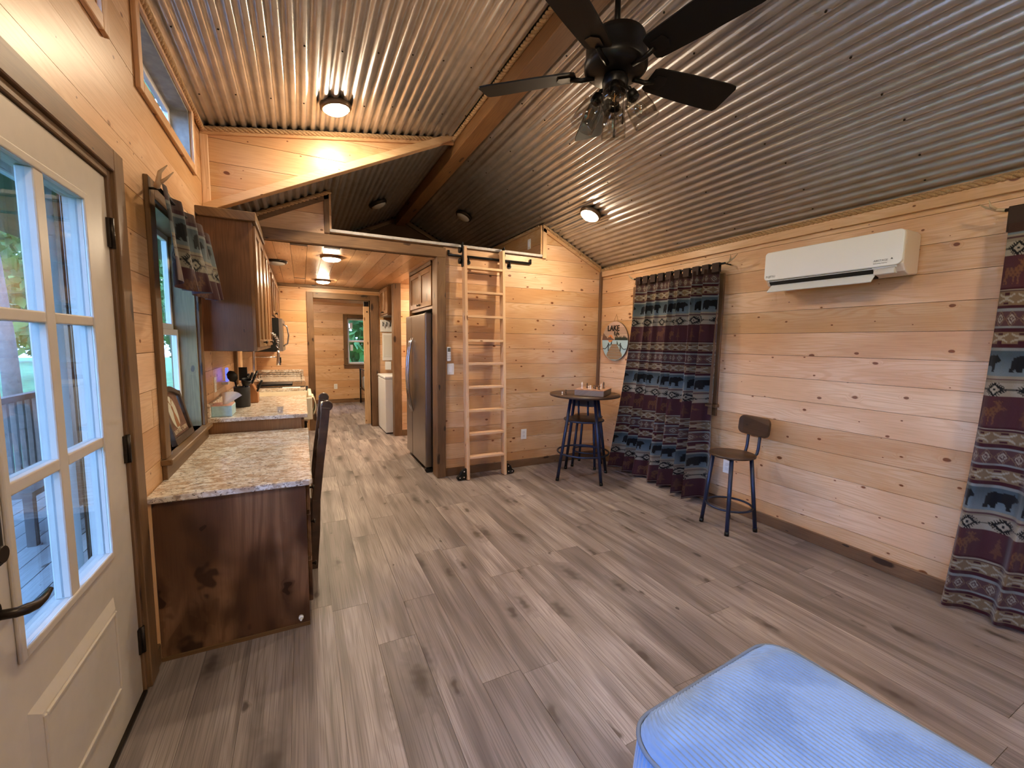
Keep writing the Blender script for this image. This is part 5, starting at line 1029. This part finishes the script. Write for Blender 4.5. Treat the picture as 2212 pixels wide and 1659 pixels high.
# curtain near the ottoman
t = thing('curtain_rod', 'dark curtain rod with antler end near the right edge', 'curtain rod', (xr_, .4, 2.17)); MB().tube([(xr_, -.5, 2.165), (xr_, .895, 2.165)], .009, 10).build('rod', black_metal, t); antler(t, (xr_, .895, 2.167), (0, 1, 0))
for y in (.84, -.4): MB().tube([(xr_, y, 2.165), (XR - .003, y, 2.16)], .006, 8).build('bracket', black_metal, t)
t = thing('curtain', 'bear and moose curtain beyond the ottoman', 'curtain', (xr_, .5, 0), 'lodge curtains')
curtain('panel', '', xr_ + .01, .875, .10, .955, .16, 2.09, .02, 1.10, PERIOD - .301 if False else PERIOD - .285, 4.2, .030, seed=8, parent=t)
for k in range(5): y = .85 - k * .17; MB().box(xr_ - .016, xr_ - .011, y - .03, y + .03, 2.05, 2.175).box(xr_ + .011, xr_ + .016, y - .03, y + .03, 2.05, 2.175).box(xr_ - .016, xr_ + .016, y - .03, y + .03, 2.174, 2.179).build('tab', brown_m, t, .002)
# valance over the desk window
xv = XL + .075
t = thing('curtain_rod', 'short dark rod with antler end above the desk window', 'curtain rod', (xv, 2.95, 2.10)); MB().tube([(xv, 2.40, 2.105), (xv, 3.585, 2.105)], .008, 10).build('rod', black_metal, t); MB().tube([(xv, 2.44, 2.105), (XL + .02, 2.54, 2.13)], .006, 8).build('bracket', black_metal, t)
am = plain('antler_pale', (.55, .40, .26), .55); MB().tube([(xv, 2.41, 2.105), (xv + .01, 2.39, 2.12), (xv + .02, 2.38, 2.16), (xv + .05, 2.37, 2.19)], [.013, .011, .008, .002], 8).tube([(xv + .005, 2.40, 2.113), (xv + .04, 2.38, 2.135), (xv + .07, 2.37, 2.165)], [.009, .006, .002], 8).build('antler', am, t)
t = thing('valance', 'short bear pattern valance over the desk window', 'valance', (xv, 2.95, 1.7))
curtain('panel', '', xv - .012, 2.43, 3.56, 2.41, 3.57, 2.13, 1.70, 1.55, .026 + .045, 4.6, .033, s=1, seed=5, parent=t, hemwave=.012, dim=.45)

# ------------------------------------------------------------------ outside: porch, lawn and trees
deckw = wood('deck_boards', 'Y', light=(.34, .30, .26), mid=(.27, .23, .20), dark=(.16, .13, .11), knot=(.1, .08, .06), rough=.7, tone=.2)
lawn_m = plain('lawn_green', (.10, .20, .06), .95, var=.4, vscale=3)
struct(bx('ground', lawn_m, None, -60, 60, -60, 60, -1.0, -.75), 'green lawn around the cabin', 'lawn')
dk = struct(bx('porch_deck', backing, None, -2.75, XL - .15, -1.0, 8.0, -.5, -.09), 'boarded porch deck outside the entry door', 'deck')
for i in range(15):
    x0 = -2.75 + i * .1335
    bx('plank', deckw, dk, x0, x0 + .127, -1.0, 8.0, -.09, -.06)
rl = thing('porch_railing', 'brown wooden porch railing beyond the door', 'railing', (-2.65, 4, -.06)); rlw = plain('railing_brown', (.16, .085, .055), .7, var=.2)
for z0, z1 in ((.02, .07), (.84, .90)): bx('rail', rlw, rl, -2.69, -2.61, 0, 8, z0 - .06, z1 - .06)
for k in range(58): bx('baluster', rlw, rl, -2.67, -2.63, .1 + k * .135, .14 + k * .135, .01, .78)
for x, y, lb in ((-1.75, 5.1, 'near'), (-2.9, 1.2, 'far')): tag(bx('porch_post', wood('porch_post_wood_' + lb, 'Z', light=(.30, .19, .13), mid=(.24, .14, .09), dark=(.14, .08, .05), knot=(.08, .04, .03)), None, x - .09, x + .09, y - .09, y + .09, -.06, 2.62), 'brown porch post seen through the entry door glass' if lb == 'near' else 'brown porch post at the railing', 'post')
struct(bx('roof_porch', roofdeck, None, -3.0, XL - .14, .95, 8.2, 2.62, 2.72), 'dark underside of the porch roof', 'roof')
ch = thing('porch_chair', 'dark porch chair with a curved back beyond the door', 'chair', (-2.0, 4.4, -.06)); chm = plain('porch_chair_dark', (.05, .035, .03), .5)
MB().tube([(-2.25, 4.1 + .7 * k / 10, .82 + .16 * math.sin(PI * k / 10)) for k in range(11)], .035, 8).build('top_rail', chm, ch)
for k in range(7): bx('slat', chm, ch, -2.26, -2.235, 4.16 + k * .09, 4.22 + k * .09, .30, .88)
bx('seat', chm, ch, -2.25, -1.75, 4.12, 4.78, .30, .34)
for x in (-2.22, -1.78):
    for y in (4.15, 4.75): bx('leg', chm, ch, x - .025, x + .025, y - .025, y + .025, -.06, .30)
bark = plain('bark', (.14, .10, .08), .95, var=.35, vscale=12)
leafm = [plain('leaf_a', (.10, .21, .045), .7, var=.4, vscale=2), plain('leaf_b', (.16, .25, .05), .7, var=.4, vscale=2), plain('leaf_c', (.05, .13, .05), .7, var=.4, vscale=2)]
def tree(label, x, y, h, r, trunk, mi, seed, nleaf=2600, low=.3):
    t = thing('tree', label, 'tree', (x, y, -.76), 'trees around the cabin'); g = np.random.default_rng(seed)
    pts = [(x + .15 * math.sin(seed + i), y + .15 * math.cos(seed * 2 + i), -.76 + h * .92 * i / 5) for i in range(6)]; MB().tube(pts, [trunk * (1 - .15 * i) for i in range(6)], 10).build('trunk', bark, t)
    u = g.normal(size=(nleaf, 3)); u /= np.linalg.norm(u, axis=1)[:, None]; rad = g.uniform(.45, 1, nleaf) ** .5; c = u * rad[:, None] * np.array([r, r, h * (1 - low) / 2]) + np.array([x, y, -.76 + h * (low + (1 - low) / 2)])
    lump = np.sin(c[:, 0] * 2.1) * np.sin(c[:, 1] * 1.9) * np.sin(c[:, 2] * 2.3); c = c[lump > -.35]; n = len(c)
    a = g.normal(size=(n, 3)); a /= np.linalg.norm(a, axis=1)[:, None]; b = np.cross(a, g.normal(size=(n, 3))); b /= np.linalg.norm(b, axis=1)[:, None]; s = g.uniform(.10, .26, n)[:, None] * (r / 2.5)
    V = np.stack([c - a * s, c + b * s * .5, c + a * s, c - b * s * .5], 1).reshape(-1, 3) - np.array(t.location); me = bpy.data.meshes.new('foliage'); q = np.arange(4 * n)
    me.vertices.add(4 * n); me.vertices.foreach_set('co', V.ravel().astype(np.float32)); me.loops.add(4 * n); me.loops.foreach_set('vertex_index', q.astype(np.int32)); me.polygons.add(n); me.polygons.foreach_set('loop_start', np.arange(0, 4 * n, 4, dtype=np.int32)); me.update(calc_edges=True)
    link('foliage', me, leafm[mi], t)['kind'] = 'stuff'
for args in (('big pale trunked tree seen through the left door pane', -5.4, 12.2, 11, 3.0, .15, 0, 1, 3500, .45), ('bright green tree on the lawn beyond the porch', -9.0, 17, 9, 3.2, .22, 1, 2, 3500, .12), ('leafy tree outside the desk window', -3.6, 22, 8, 2.2, .2, 0, 3, 3500, .1), ('dark tree behind the bright one', -17, 24, 12, 4.2, .3, 2, 4, 3500, .1), ('tree far across the lawn', -24, 40, 12, 5, .3, 2, 5, 3500, .05), ('shrubby tree outside the bedroom window', 2.3, 17, 8, 3.4, .15, 0, 6, 6500, .0), ('taller tree beyond the bedroom', 8.5, 26, 9, 3.2, .2, 2, 7, 3000, .05), ('pine outside the curtained windows', 8.5, 6, 9, 3, .2, 2, 8, 1500, .2), ('tree behind the viewer', 1.0, -13, 9, 4, .25, 1, 9, 1800, .15), ('tree at the edge of the lawn', -10, 31, 10, 4, .25, 1, 10, 3000, .05), ('distant tree between the porch posts', -23, 16, 14, 5, .3, 2, 13, 2500, .03), ('yellow green tree past the big trunk', -20, 50, 12, 4.4, .25, 1, 14, 3500, .03)): tree(*args)
